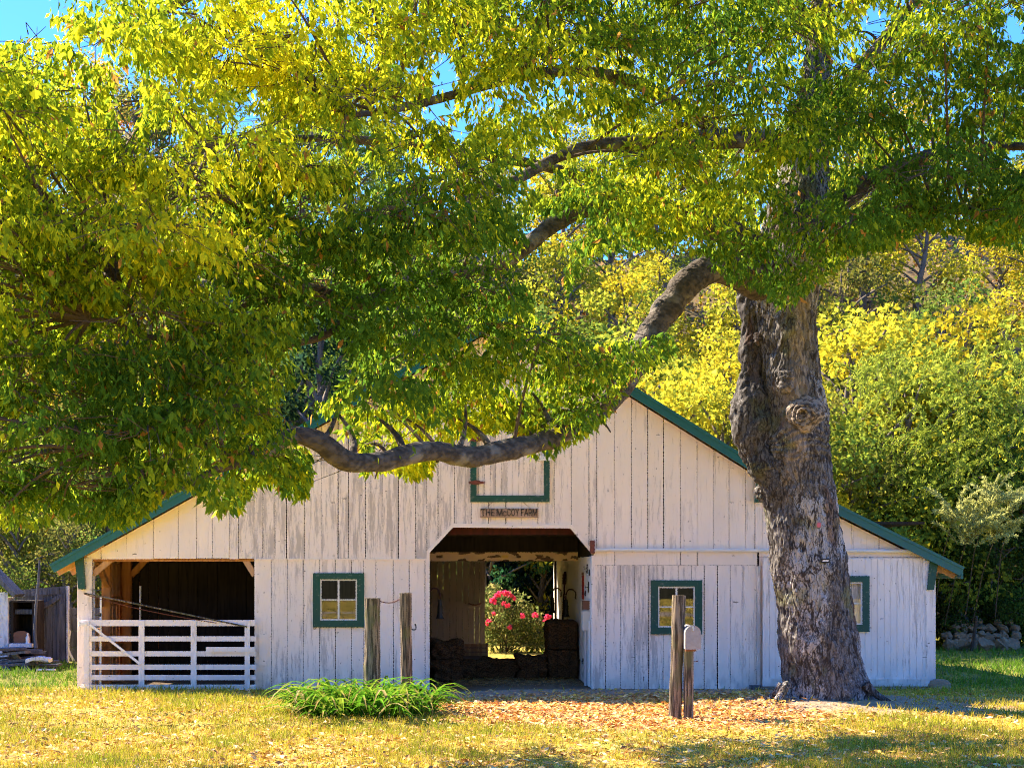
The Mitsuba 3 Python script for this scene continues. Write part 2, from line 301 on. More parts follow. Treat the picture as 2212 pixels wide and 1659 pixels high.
def wear(u, zone):
    if zone == 'u':
        if u < 500: c = [0, 0, 0, 1]
        elif u < 1020: c = [2, 3, 3, 4, 2, 3]
        elif u < 1290: c = [1, 2, 2, 1]
        else: c = [0, 0, 1, 0, 1]
    elif zone == 'l': c = [1, 2, 1, 2]
    else: c = [2, 3, 2, 3, 4] if u < 1410 else [1, 2, 2, 3]
    return rb.choice(c)
def put_board(u0, u1, z0, z1, holder, zone, top=None, y=YB, th=0.024, gap=None, m=None):
    """One vertical board of a wall, cut round the openings, its top level or following the roof."""
    g = rb.uniform(0.006, 0.011) if gap is None else gap
    if rb.random() < 0.10 and gap is None: g *= 1.9
    a, b = PX(u0, YB) + g / 2, PX(u1, YB) - g / 2
    s = rb.uniform(-0.004, 0.004); z0 = z0 + rb.uniform(-0.008, 0.008)
    if top: pts = [(a + s, z0), (b + s, z0), (b, top(b))] + [(p[0], p[1] - TH) for p in RP[1:3][::-1] if a < p[0] < b] + [(a, top(a))]
    else: pts = [(a + s, z0), (b + s, z0), (b, z1), (a, z1)]
    dy = rb.uniform(-0.006, 0.004)
    shape = Polygon(pts).buffer(0).difference(HOLE)
    for ms in slab(shape, y + dy, y + dy + th):
        if ms.area > 0.01: obj('board', ms, m or f'm_board{wear((u0 + u1) / 2, zone)}', holder)
for u0, u1 in zip(upper_edges[:-1], upper_edges[1:]):
    v = 1207 if u0 < 1270 else 1188
    put_board(u0, u1, fz(v), 0, GAB, 'u', top=roof_under)
for u0, u1 in zip(left_edges[:-1], left_edges[1:]): put_board(u0, u1, 0.0, fz(1209), WAL, 'l')
for u0, u1 in zip(right_edges[:-1], right_edges[1:]): put_board(u0, u1, 0.0, fz(1222), WAL, 'r')
for u0, u1 in zip(far_edges[:-1], far_edges[1:]): put_board(u0, u1, 0.0, fz(1203), WAL, 'r', y=YB + 0.005)
# the short header boards under the sliding door track
for u0, u1 in ((1283, 1328), (1329, 1470), (1471, 1506), (1507, 1636)):
    obj('board', bx(fx(u0), fx(u1) - 0.006, YB - 0.012, YB + 0.02, fz(1222) + 0.004, fz(1189)), f'm_board{rb.choice([0, 1, 1])}', WAL)
obj('board', bx(fx(1640), fx(2000), YB - 0.012, YB + 0.02, fz(1203) + 0.003, fz(1190)), 'm_board1', WAL)
# the backing behind the boards: framing of girts and studs, dark
back = Polygon([(fx(196), -0.05), (fx(196), roof_under(fx(196)) - 0.02)] + [(p[0], p[1] - TH - 0.02) for p in RP[1:3]] + [(fx(2016), roof_under(fx(2016)) - 0.02), (fx(2016), -0.05)]).difference(HOLE.buffer(0.004))
obj('backing', cat(slab(back, YB + 0.036, YB + 0.05)), 'm_inner', barn)
# corner post of the stall, jambs, ledge strip
obj('corner_post', bx(fx(167), fx(199), YB - 0.02, YB + 0.2, -0.12, fz(1206)), 'm_board1', barn)
obj('corner_post', bx(fx(2004), fx(2021), YB - 0.004, YB + 0.1, 0.03, fz(1204)), 'm_bead', barn)
obj('ledge', bx(fx(549), fx(924), YB - 0.022, YB - 0.002, fz(1209.5), fz(1206.5)), 'm_board2', barn)
def strip(u0, v0, u1, v1, w, name, m, y0=YB - 0.03, y1=YB + 0.06):
    a, b = np.array([fx(u0), fz(v0)]), np.array([fx(u1), fz(v1)]); d = unit(b - a); n = np.array([-d[1], d[0]]) * w / 2
    obj(name, cat(slab(Polygon([a - n, b - n, b + n, a + n]), y0, y1)), m, barn)
strip(925, 1500, 925, 1192, 0.045, 'door_trim', 'm_board2'); strip(1281, 1500, 1281, 1200, 0.045, 'door_trim', 'm_board2')
strip(924, 1193, 978, 1135, 0.05, 'door_trim', 'm_board0'); strip(976, 1135.5, 1236, 1137.5, 0.06, 'door_trim', 'm_board0'); strip(1233, 1137, 1282, 1195, 0.05, 'door_trim', 'm_board0')
# stall corner braces and its inside framing
strip(549, 1243, 528, 1209, 0.09, 'corner_brace', 'm_soffit', YB + 0.06, YB + 0.14); strip(199, 1240, 236, 1209, 0.09, 'corner_brace', 'm_soffit', YB + 0.06, YB + 0.14)
obj('stall_beam', bx(fx(199), fx(549), YB + 0.055, YB + 0.2, fz(1213), fz(1190)), 'm_orange', barn)
xl, xr = fx(172), fx(2016); xa, xb = fx(926), fx(1280)
for k, y in enumerate((24.3, 25.8, 27.4, 29.2)):
    obj('stud', bx(xl + 0.06, xl + 0.2, y - 0.07, y + 0.07, -0.02, 2.15), 'm_orange', barn)
obj('girt', bx(xl + 0.05, xl + 0.1, YB + 0.2, YBACK - 0.05, 1.25, 1.40), 'm_orange', barn); obj('girt', bx(xl + 0.05, xl + 0.1, YB + 0.2, YBACK - 0.05, 0.45, 0.6), 'm_orange', barn)
obj('corner_brace', beam([xl + 0.15, 24.25, 1.6], [xl + 0.15, 23.3, 2.1], 0.08, 0.1), 'm_orange', barn)
# outer walls: left side with boards left open to the light, right side and back
y = YB + 0.2
while y < YBACK - 0.05:
    w = rb.uniform(0.2, 0.28); top = 2.2 - rb.uniform(0, 0.03)
    obj('board', bx(xl, xl + 0.025, y, min(y + w - 0.02, YBACK - 0.03), -0.05, top if not 23.9 < y < 24.9 else 0.9), 'm_soffit', WAL)
    y += w
obj('side_wall', bx(xr - 0.03, xr, YB + 0.1, YBACK - 0.03, -0.05, roof_under(xr) - 0.01), 'm_board2', barn)
bw = Polygon([(xl, -0.05), (xl, roof_under(xl) - 0.02)] + [(p[0], p[1] - TH - 0.02) for p in RP[1:3]] + [(xr, roof_under(xr) - 0.02), (xr, -0.05)])
xrear = (PX(933, 29.9), 2.33)
bw = bw.difference(sbox(xrear[0], -0.5, xrear[1], PZ(1213, 29.9)))
for k in range(16):
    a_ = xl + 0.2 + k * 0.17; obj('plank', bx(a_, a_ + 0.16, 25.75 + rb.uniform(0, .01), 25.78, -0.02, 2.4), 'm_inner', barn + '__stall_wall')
USED.add(barn + '__stall_wall')
obj('stud', bx(xl + 0.11, xl + 0.25, 25.6, 25.74, -0.02, 2.3), 'm_orange', barn); obj('corner_brace', beam([xl + 0.25, 25.66, 1.75], [xl + 0.62, 25.66, 2.15], 0.08, 0.1), 'm_orange', barn)
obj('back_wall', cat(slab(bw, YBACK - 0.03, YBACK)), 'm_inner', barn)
# passage walls, loft floor
for k in range(26):
    y0, y1 = YB + 0.06 + k * 0.27, min(YB + 0.06 + (k + 1) * 0.27 - 0.008, YBACK - 0.035)
    if y0 < y1: obj('board', bx(xb - 0.005, xb + 0.02, y0, y1, -0.02, 2.06), 'm_wallwhite', barn + '__passage_wall')
USED.add(barn + '__passage_wall')
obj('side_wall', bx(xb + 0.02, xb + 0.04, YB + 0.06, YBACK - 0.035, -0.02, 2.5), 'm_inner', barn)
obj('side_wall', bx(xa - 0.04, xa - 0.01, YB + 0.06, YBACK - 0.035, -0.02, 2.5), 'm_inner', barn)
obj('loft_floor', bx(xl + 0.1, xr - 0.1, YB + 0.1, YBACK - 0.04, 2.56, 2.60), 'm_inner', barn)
for k in range(11):
    yy = YB + 0.3 + k * 0.62; obj('joist', bx(xa, xb, yy, yy + 0.05, 2.40, 2.56), 'm_redwood' if k == 0 else 'm_inner', barn)
obj('passage_lintel', bx(xa, xb - 0.01, 25.3, 25.4, PZ(1212, 25.3), PZ(1193, 25.3)), 'm_lintel', barn, label='cross beam with peeling cream paint')
obj('beam_board', bx(xa, xb - 0.01, 25.34, 25.38, PZ(1193, 25.3), 2.40), 'm_inner', barn)
obj('beam_plate', bx(PX(1083, 25.29), PX(1098, 25.29), 25.285, 25.3, PZ(1206, 25.3), PZ(1199, 25.3)), 'm_brass', barn, label='small yellow plate on the beam')
# the rear sliding door half closed
rd = newkey('rear_door', barn)
e = [PX(u, 29.9) for u in (931, 945, 957, 972, 987, 1000, 1012, 1025, 1036, 1048)]
for a, b in zip(e[:-1], e[1:]): obj('plank', bx(a + 0.003, b - 0.003, 29.98, 30.0, PZ(1396, 29.9), PZ(1208, 29.9)), 'm_doorold', rd)
obj('rail', bx(e[0], e[-1] - 0.01, 29.95, 29.98, PZ(1312, 29.9), PZ(1301, 29.9)), 'm_doorold', rd)
obj('handle', tube([[PX(1012, 29.9), 29.93, PZ(1303, 29.9)], [PX(1026, 29.9), 29.9, PZ(1307, 29.9)], [PX(1040, 29.9), 29.93, PZ(1303, 29.9)]], 0.012, 6, sub=4), 'm_iron', rd)
obj('door_trim', bx(PX(1196, 30.0), 2.335, 29.93, 30.065, 0, PZ(1213, 29.9)), 'm_white', barn)

# roof: sheets with ribs, edge trim, ridge cap, rafters under the eaves
rf = newkey('roof', barn)
YE = YBACK + 0.3
for k, (a, b) in enumerate(zip(RP[:-1], RP[1:])):
    d = unit(b - a); n = np.array([-d[1], d[0]]); n = n if n[1] > 0 else -n
    npan = 8
    for q in range(npan):
        y0, y1 = YR + 0.03 + (YE - YR - 0.03) * q / npan, YR + 0.03 + (YE - YR - 0.03) * (q + 1) / npan - 0.004
        o = -n * 0.035
        sheet = Polygon([a + o, b + o, b + o + n * 0.02, a + o + n * 0.02])
        ribs = [slab(Polygon([a + o + n * 0.02, b + o + n * 0.02, b + o + n * 0.045, a + o + n * 0.045]), yy - 0.015, yy + 0.015)[0] for yy in np.linspace(y0 + 0.06, y1 - 0.06, 4)]
        obj('panel', cat(slab(sheet, y0, y1) + ribs), 'm_roof', rf)
    t = Polygon([a + n * 0.012, b + n * 0.012, b - n * 0.125, a - n * 0.125])
    obj('rake_trim', cat(slab(t, YR, YR + 0.028)), 'm_roof', barn)
    lip = Polygon([a + n * 0.022, b + n * 0.022, b - n * 0.02, a - n * 0.02])
    obj('rake_trim', cat(slab(lip, YR - 0.016, YR - 0.001)), 'm_roof', barn)
    u = Polygon([a - n * 0.06, b - n * 0.06, b - n * 0.085, a - n * 0.085])
    obj('soffit', cat(slab(u, YR + 0.03, YE - 0.05)), 'm_soffit', barn)
obj('ridge_cap', cat([beam([RP[1][0] - 0.1, YR - 0.01, RP[1][1] - 0.03], [RP[1][0] - 0.1, YE, RP[1][1] - 0.03], 0.22, 0.02), beam([RP[1][0] + 0.1, YR - 0.01, RP[1][1] - 0.03], [RP[1][0] + 0.1, YE, RP[1][1] - 0.03], 0.22, 0.018)]), 'm_roof', barn)
for side, (a, b) in ((-1, (RP[0], RP[1])), (1, (RP[3], RP[2]))):
    d = unit(b - a)
    for k in range(9):
        y = YR + 0.25 + k * 0.85; p = a + d * 0.06 - np.array([0, 0.14]); q = a + d * 0.9 - np.array([0, 0.14])
        obj('rafter', beam([p[0], y, p[1]], [q[0], y, q[1]], 0.05, 0.1), 'm_soffit', barn)
obj('fascia', bx(RP[3][0] - 0.03, RP[3][0], YR + 0.03, YE, RP[3][1] - 0.16, RP[3][1] - 0.02), 'm_roof', barn)
# green eave brackets
def bracket(u0, u1, vt, vb, lean):
    k = newkey('eave_bracket', barn)
    a, b = fx(u0), fx(u1)
    obj('arm', bx(min(a, b) - 0.02, max(a, b) + 0.02, YB - 0.16, YB - 0.03, fz(vt + 8), fz(vt - 6)), 'm_green', k)
    p = Polygon([(a, fz(vb)), (a + (0.10 if b > a else -0.10), fz(vb)), (b, fz(vt + 8)), (b - (0.13 if b > a else -0.13), fz(vt + 8))])
    obj('brace', cat(slab(p, YB - 0.12, YB - 0.03)), 'm_green', k)
bracket(187, 164, 1192, 1273, 0); bracket(1998, 2022, 1203, 1274, 0); bracket(1628, 1652, 1014, 1086, 0)
# windows
def window(u0, u1, v0, v1, y, key=barn, tr=15):
    w = newkey('window', key); a, b, lo, hi = fx(u0), fx(u1), fz(v1), fz(v0); t = tr * S
    outer, inner = sbox(a, lo, b, hi), sbox(a + t, lo + t, b - t, hi - t * 0.9)
    k = w
    obj('frame', cat(slab(sbox(a, lo, a + t, hi), y - 0.03, y + 0.01) + slab(sbox(b - t, lo, b, hi), y - 0.03, y + 0.01) + slab(sbox(a + t, hi - t * 0.9, b - t, hi), y - 0.028, y + 0.01) + slab(sbox(a + t, lo, b - t, lo + t), y - 0.028, y + 0.01)), 'm_green', k)
    i0, j0, i1, j1 = inner.bounds; s = 0.022
    ring = inner.difference(sbox(i0 + s, j0 + s, i1 - s, j1 - s)); cx, cz = (i0 + i1) / 2, (j0 + j1) / 2
    obj('sash', cat(slab(ring, y - 0.012, y + 0.012)), 'm_sash', k)
    obj('mullion', bx(cx - 0.013, cx + 0.013, y - 0.016, y + 0.008, j0 + s, j1 - s), 'm_sash', k)
    obj('mullion', bx(i0 + s, cx - 0.0135, y - 0.015, y + 0.007, cz - 0.01, cz + 0.01), 'm_sash', k); obj('mullion', bx(cx + 0.0135, i1 - s, y - 0.015, y + 0.007, cz - 0.01, cz + 0.01), 'm_sash', k)
    for xa_, xb_ in ((i0 + s, cx - 0.013), (cx + 0.013, i1 - s)):
        for za_, zb_ in ((j0 + s, cz - 0.01), (cz + 0.01, j1 - s)):
            obj('pane', trimesh.Trimesh([[xa_, y, za_], [xb_, y, za_], [xb_, y, zb_], [xa_, y, zb_]], [[0, 1, 2], [0, 2, 3]], process=False), 'm_glass', k)
    return w
for w in WIN.values(): window(*w, YB - 0.012)
# hay door with frame, hinge, latch
hd = newkey('hay_door', barn)
for a, b in zip(np.linspace(1022, 1181, 14)[:-1], np.linspace(1022, 1181, 14)[1:]):
    obj('plank', bx(fx(a) + 0.002, fx(b) - 0.002, YB + 0.004 + rb.uniform(-.003, .003), YB + 0.03, fz(1080), fz(920)), f'm_board{rb.choice([1, 2, 2, 3])}', hd)
for (a, b, c, d) in ((1016, 1029, 1085, 912), (1175, 1187, 1085, 912)): obj('frame', bx(fx(a), fx(b), YB - 0.035, YB + 0.003, fz(c), fz(d)), 'm_green', hd)
for c, d in ((1085, 1071), (925, 912)): obj('frame', bx(fx(1029) + 0.001, fx(1175) - 0.001, YB - 0.032, YB + 0.003, fz(c), fz(d)), 'm_green', hd)
for v in (1043, 950):
    obj('hinge', cat(slab(Polygon([(fx(1012), fz(v - 2)), (fx(1026), fz(v - 5)), (fx(1030), fz(v - 5)), (fx(1048), fz(v - 1)), (fx(1048), fz(v + 1)), (fx(1030), fz(v + 5)), (fx(1026), fz(v + 5)), (fx(1012), fz(v + 2))]), YB - 0.05, YB - 0.036)), 'm_iron', hd, label='rusty red strap hinge')
obj('latch', bx(fx(1163), fx(1190), YB - 0.055, YB - 0.036, fz(996), fz(986)), 'm_white', hd)
# sliding door track, door with window
obj('door_track', tube([[fx(1281), YB - 0.09, fz(1188.5)], [fx(2000), YB - 0.09, fz(1191)]], 0.028, 8), 'm_sash', barn, smooth=40)
obj('track_end', bx(fx(1274), fx(1283), YB - 0.13, YB - 0.03, fz(1196), fz(1168)), 'm_iron', barn)
sd = newkey('sliding_door', barn)
W3 = (1764, 1874, 1244, 1364); hole3 = sbox(fx(W3[0] + 8), fz(W3[3] - 8), fx(W3[1] - 8), fz(W3[2] + 8))
YD = YB - 0.075
ed = np.linspace(1646, 2003, 27)
for a, b in zip(ed[:-1], ed[1:]):
    for ms in slab(sbox(fx(a) + 0.002, 0.12, fx(b) - 0.002, fz(1206)).difference(hole3), YD + rb.uniform(-.003, .003), YD + 0.03): obj('plank', ms, 'm_bead', sd)
obj('baseboard', bx(fx(1645), fx(2004), YD - 0.02, YD + 0.03, 0.05, 0.145), 'm_bead', sd); obj('baseboard', bx(fx(1645), fx(2004), YD - 0.028, YD - 0.004, 0.145, 0.17), 'm_bead', sd)
obj('plank', bx(fx(1645), fx(1651), YD - 0.014, YD - 0.004, 0.17, fz(1206)), 'm_bead', sd); obj('plank', bx(fx(1997), fx(2004), YD - 0.012, YD - 0.004, 0.17, fz(1206)), 'm_bead', sd)
window(*W3, YD - 0.012, sd)
obj('door_post', bx(fx(1634), fx(1641), YB - 0.05, YB + 0.02, 0, fz(1223)), 'm_board4', barn)
obj('sill_block', bx(fx(1616), fx(1640), YB - 0.16, YB - 0.052, -0.02, 0.07), 'm_greywood', barn)
obj('nailed_board', bx(fx(560), fx(578), YB - 0.026, YB - 0.004, fz(1437), fz(1370)), 'm_board1', barn)

# things on and in the barn
sg = thing('name_sign', 'small weathered plank sign reading the farm name, hung under the hay door', 'sign')
obj('board', bx(fx(1037), fx(1162), YB - 0.045, YB - 0.022, fz(1118.5), fz(1099)), 'm_sign', sg)
x = fx(1040)
for word, wu in (('THE', 1039), ('M', 1072.5), ('C', 1086), ('COY', 1095), ('FARM', 1125)):
    h = 0.108 if word != 'C' else 0.075
    m = meshkit.text_mesh(word, h, 0.006, bold=True)
    target = {'THE': 29, 'M': 13, 'C': 8, 'COY': 26, 'FARM': 35}[word] * S
    v = np.array(m.vertices); v[:, 0] -= v[:, 0].min(); v[:, 0] *= target / v[:, 0].max(); v[:, 2] -= v[:, 2].min()
    v = np.stack([fx(wu) + v[:, 0], YB - 0.0455 - v[:, 2], fz(1115.5) + v[:, 1] - v[:, 1].min()], 1)
    obj('lettering', trimesh.Trimesh(v, m.faces, process=False), 'm_black', sg)
for a, b in (((1048, 1099), (1064, 1085)), ((1146, 1099), (1130, 1085))):
    obj('wire', tube([[fx(a[0]), YB - 0.032, fz(a[1])], [fx(b[0]), YB - 0.036, fz(b[1])]], 0.004, 5), 'm_iron', sg)
# stall gate
g = thing('stall_gate', 'white wooden rail gate closing the open stall at the left end of the barn', 'gate')
YG = YB - 0.12
for (v, u0, u1, w) in ((1345, 178, 553, 13), (1379, 186, 555, 11), (1411, 186, 555, 11), (1440, 186, 555, 11), (1462, 188, 555, 11), (1483, 180, 555, 11)):
    zc = fz(v); obj('rail', bx(fx(u0), fx(u1), YG - 0.018 + rb.uniform(-.002, .002), YG + 0.018, zc - w * S / 2, zc + w * S / 2), 'm_gate', g)
for u, w in ((192, 11), (310, 12), (422, 12), (537, 11)):
    obj('upright', bx(fx(u - w / 2), fx(u + w / 2), YG - 0.046, YG - 0.02, fz(1490), fz(1340)), 'm_gate', g)
obj('brace', beam([fx(200), YG - 0.06, fz(1348)], [fx(308), YG - 0.06, fz(1433)], 0.026, 0.035), 'm_white', g)
obj('nailed_board', bx(fx(449), fx(553), YG - 0.07, YG - 0.048, fz(1407), fz(1396)), 'm_gate', g)
obj('stay_wire', tube([[fx(186), YG - 0.03, fz(1281)], [fx(300), YG - 0.06, fz(1304)], [fx(420), YG - 0.07, fz(1329)], [fx(537), YG - 0.05, fz(1353)]], 0.013, 6, sub=4), 'm_post', g)
obj('stay_wire', tube([[fx(186), YG + 0.0, fz(1283)], [fx(300), YG - 0.0, fz(1314)], [fx(420), YG - 0.02, fz(1337)], [fx(470), YG - 0.03, fz(1345)]], 0.006, 6, sub=4), 'm_iron', g)
for v in (1347, 1486): obj('hinge', cat([bx(fx(178), fx(192), YG - 0.06, YG - 0.03, fz(v + 3), fz(v - 3)), tube([[fx(178), YG - 0.05, fz(v + 5)], [fx(178), YG - 0.05, fz(v - 5)]], 0.02, 8)]), 'm_white', g)
for (u, v0, v1, yy, nm) in ((217, 1288, 1366, YB - 0.02, 'white pole standing behind the rail gate near the corner post'), (302, 1266, 1345, YB + 1.6, 'thin pale pole standing deep inside the dark stall')):
    t = thing('pole', nm, 'pole'); obj('shaft', tube([[PX(u, yy), yy, 0.02], [PX(u + 1, yy), yy, PZ(v0, yy)]], 0.016, 8), 'm_white', t, smooth=40); obj('band', tube([[PX(u + .5, yy), yy, PZ(v0 + 36, yy)], [PX(u + .5, yy), yy, PZ(v0 + 44, yy)]], 0.018, 8), 'm_black', t)
# gooseneck lamps of the passage
def lamp(x, y, z, s, label):
    t = thing('gooseneck_lamp', label, 'lamp')
    obj('wall_plate', bx(min(x, x + s * 0.02), max(x, x + s * 0.02), y - 0.05, y + 0.05, z - 0.06, z + 0.06), 'm_black', t)
    obj('arm', tube([[x, y, z], [x + s * 0.04, y, z + 0.09], [x + s * 0.12, y, z + 0.11], [x + s * 0.17, y, z + 0.04], [x + s * 0.175, y, z - 0.08]], 0.013, 7, sub=4), 'm_redwood', t, smooth=40)
    m = lathe([(0.012, 0), (0.03, -0.02), (0.03, -0.10), (0.045, -0.12), (0.04, -0.17), (0.04, -0.24), (0.062, -0.30), (0.066, -0.31), (0.036, -0.24), (0.001, -0.19)], 16); m.apply_translation([x + s * 0.175, y, z - 0.06]); obj('shade', m, 'm_black', t, smooth=40)
lamp(xa + 0.0, 23.5, PZ(1286, 23.5), 1, 'black gooseneck lamp on the left wall of the barn passage')
lamp(xb - 0.005, 25.7, PZ(1287, 25.7), -1, 'black gooseneck lamp halfway along the right wall of the barn passage')
lamp(xb - 0.005, 28.8, PZ(1283, 28.8), -1, 'black gooseneck lamp at the far end of the passage near the bright rear opening')
t = thing('electric_box', 'pale grey electric box with pipes just inside the right door jamb', 'electric box')
obj('box', bx(xb - 0.12, xb - 0.005, 23.35, 23.6, PZ(1361, 23.4), PZ(1320, 23.4)), 'm_panel', t); obj('meter', bx(xb - 0.11, xb - 0.005, 23.4, 23.55, PZ(1317, 23.4), PZ(1298, 23.4)), 'm_brown', t, label='small brown box above')
obj('conduit', tube([[xb - 0.07, 23.42, 0.02], [xb - 0.07, 23.42, PZ(1361, 23.4)]], 0.022, 8), 'm_galv', t, smooth=40); obj('conduit', tube([[xb - 0.025, 23.2, 0.02], [xb - 0.025, 23.2, PZ(1340, 23.4)]], 0.018, 8), 'm_white', t, smooth=40)
t = thing('hand_saw', 'long red tool hanging on the right wall of the barn passage', 'saw'); obj('blade', cat([bx(xb - 0.03, xb - 0.006, 24.3, 24.42, PZ(1295, 24.3), PZ(1243, 24.3))]), 'm_red', t); obj('handle', bx(xb - 0.035, xb - 0.006, 24.32, 24.40, PZ(1243, 24.3) + 0.002, PZ(1236, 24.3)), 'm_brown', t)
for k, (y, v, h) in enumerate(((23.35, 1237, 0.1), (23.5, 1268, 0.17), (24.0, 1282, 0.09), (24.4, 1428, 0.09), (23.7, 1228, 0.14))):
    t = thing('wall_hook', ['small black iron hook high on the white passage wall near the door jamb', 'long black iron hanger on the white passage wall above the electric box', 'small black bracket beside the red tool on the passage wall', 'small black outlet low on the white passage wall', 'pale curved hook high on the white passage wall'][k], 'hook')
    obj('plate', bx(xb - 0.022, xb - 0.006, y - 0.025, y + 0.025, PZ(v, y) - h / 2, PZ(v, y) + h / 2), 'm_black', t); obj('peg', tube([[xb - 0.02, y, PZ(v, y)], [xb - 0.06, y, PZ(v, y) - 0.01], [xb - 0.065, y, PZ(v, y) + 0.03]], 0.007, 5), 'm_black', t)
t = thing('tall_tool', 'dark long handled tool leaning on the right wall deep in the passage', 'tool'); obj('handle', tube([[xb - 0.12, 27.6, 0.03], [xb - 0.03, 27.7, PZ(1235, 27.7)]], 0.018, 7), 'm_redwood', t); obj('head', bx(xb - 0.07, xb - 0.02, 27.6, 27.8, PZ(1262, 27.7), PZ(1240, 27.7)), 'm_redwood', t)
def bale(x0, x1, y0, y1, z0, z1, label, m='m_hay', seed=0):
    b = trimesh.creation.box(extents=[x1 - x0, y1 - y0, z1 - z0]); b = b.subdivide().subdivide().subdivide().subdivide()
    v = np.array(b.vertices); r = np.abs(v / [(x1 - x0) / 2, (y1 - y0) / 2, (z1 - z0) / 2]); k = np.sort(r, 1)[:, 1]
    v = v * (1 - 0.05 * np.clip(k - 0.75, 0, 1)[:, None] * 4 * 0.5); v += (meshkit.fbm(v * (9 if seed < 3 else 5) + seed * 3.7, 4, seed)[:, None] - 0.5) * (0.16 if seed < 3 else 0.42) * unit(v)
    v += [(x0 + x1) / 2, (y0 + y1) / 2, (z0 + z1) / 2 ]
    t = thing('hay_bale', label, 'hay bale'); obj('bale', trimesh.Trimesh(v, b.faces, process=False), m, t, smooth=50)
    for f in (0.3, 0.7):
        xx = x0 + (x1 - x0) * f; obj('twine', tube([[xx, y0 - 0.012, z0 + 0.02], [xx, y0 - 0.016, (z0 + z1) / 2], [xx, y0 - 0.012, z1 - 0.02], [xx, y0 + 0.1, z1 + 0.01]], 0.004, 5), 'm_inner', t)
bale(1.84, 2.34, 25.0, 25.9, 0.01, 0.50, 'brown hay bale at the bottom of the stack against the right passage wall', seed=1)
bale(1.84, 2.33, 25.02, 25.9, 0.51, 0.98, 'brown hay bale on top of the stack against the right passage wall', seed=2)
bale(1.32, 1.81, 24.9, 25.6, 0.01, 0.37, 'dark low bale lying beside the tall stack in the passage', seed=3)
bale(0.36, 1.28, 25.1, 25.6, 0.01, 0.31, 'long low bale lying across the middle of the passage', seed=4)
bale(-0.1, 0.34, 24.4, 25.2, 0.01, 0.36, 'dark bale at the bottom of the left passage wall', seed=5)
bale(-0.1, 0.34, 24.45, 25.2, 0.37, 0.67, 'dark bale stacked on another by the left passage wall', seed=6)
r_ = np.random.default_rng(8); n_ = 1600; px_, py_ = r_.uniform(xa + .05, xb - .1, n_), 23.3 + 1.7 * r_.random(n_) ** 0.6; a_ = r_.uniform(0, 2 * np.pi, n_); L_ = r_.uniform(0.06, 0.2, n_)
p_ = np.stack([px_, py_, r_.uniform(0.005, 0.04, n_)], 1); d_ = np.stack([np.cos(a_), np.sin(a_), r_.uniform(-.1, .25, n_)], 1) * L_[:, None]; w_ = np.stack([-np.sin(a_), np.cos(a_), 0 * a_], 1) * 0.005
obj('loose_straw', (np.stack([p_ - w_, p_ + w_, p_ + d_], 1).reshape(-1, 3), np.arange(3 * n_).reshape(-1, 3)), 'm_straw', label='loose straw strewn over the passage floor before the bales', kind='stuff')
t = thing('wooden_crate', 'small wooden crate with pale bits behind the bales at the left of the passage', 'crate')
for k in range(3): obj('slat', bx(0.38, 0.86, 26.2, 26.22, 0.33 + k * 0.075, 0.33 + k * 0.075 + 0.06), 'm_orange', t)
obj('box', bx(0.38, 0.86, 26.22, 26.6, 0.01, 0.5), 'm_brown', t)

# ------------------------------------------------------------------ posts and mailbox
def post(u0, u1, v0, vb_u, Y, name, label, cat_, lean=0, seed=0, sides=28):
    x0 = PX((u0 + u1) / 2, Y); r = (u1 - u0) / 2 * Y / F; zt = PZ(v0, Y); zb = float(gz(x0, Y)) - 0.15; n = 40
    z = np.linspace(zb, zt, n); pts = np.stack([x0 + lean * (zt - z), np.full(n, Y), z], 1)
    m = tube(pts, r * (1 + 0.05 * np.sin(z * 3 + seed)), sides, rough=0.09, seed=seed, freq=7)
    t = thing(name, label, cat_); obj('shaft', m, 'm_post', t, smooth=35); return t, x0, zt
t1, xp1, zp1 = post(787, 822, 1292, 0, 19.6, 'fence_post', 'thick weathered round post standing behind the clump of strap leaves', 'post', -0.004, 1)
t2, xp2, zp2 = post(863, 889, 1281, 0, 19.9, 'fence_post', 'thinner weathered round post to the left of the barn passage, with an iron hook', 'post', 0.012, 2)
obj('hook', tube([P(889, 1359, 19.75), P(897, 1360, 19.75), P(897, 1348, 19.75)], 0.009, 6, sub=3), 'm_black', t2)
t = thing('fence_wire', 'rusty wire slung between the two round fence posts', 'wire'); obj('strand', tube([[xp1 + 0.1, 19.6, zp1 - 0.04], [(xp1 + xp2) / 2, 19.7, zp1 - 0.065], [xp2 - 0.08, 19.85, zp1 - 0.02]], 0.007, 6, sub=5), 'm_iron', t)
t3, xp3, zp3 = post(1453, 1481, 1286, 0, 18.4, 'fence_post', 'tall weathered post standing right beside the mailbox', 'post', -0.035, 3)
mb = thing('mailbox', 'pale grey metal mailbox with a rounded top on a wooden post', 'mailbox')
YM = 18.3; xm = PX(1489, YM)
n = 16; z = np.linspace(-0.1, PZ(1402, YM), n)
obj('post', tube(np.stack([xm - 0.01 + 0 * z, 0 * z + YM, z], 1), 0.062, 20, rough=0.07, seed=9, freq=8), 'm_post', mb, smooth=35)
w = 16.5 * YM / F; z0 = PZ(1401, YM); z1 = PZ(1351, YM)
arch = Polygon([(xm - w + 0.025, z0), (xm + w + 0.025, z0)] + [(xm + 0.025 + w * math.cos(a), z1 - w + w * math.sin(a)) for a in np.linspace(0, math.pi, 17)])
obj('box', cat(slab(arch, YM - 0.12, YM + 0.36)), 'm_mailbox', mb, smooth=35)
obj('door', cat(slab(affinity.scale(arch, 1.04, 1.03), YM - 0.135, YM - 0.121)), 'm_mailbox', mb, smooth=35)
obj('door_pull', bx(xm + 0.017, xm + 0.033, YM - 0.16, YM - 0.136, z1 - 0.06, z1 - 0.005), 'm_galv', mb)
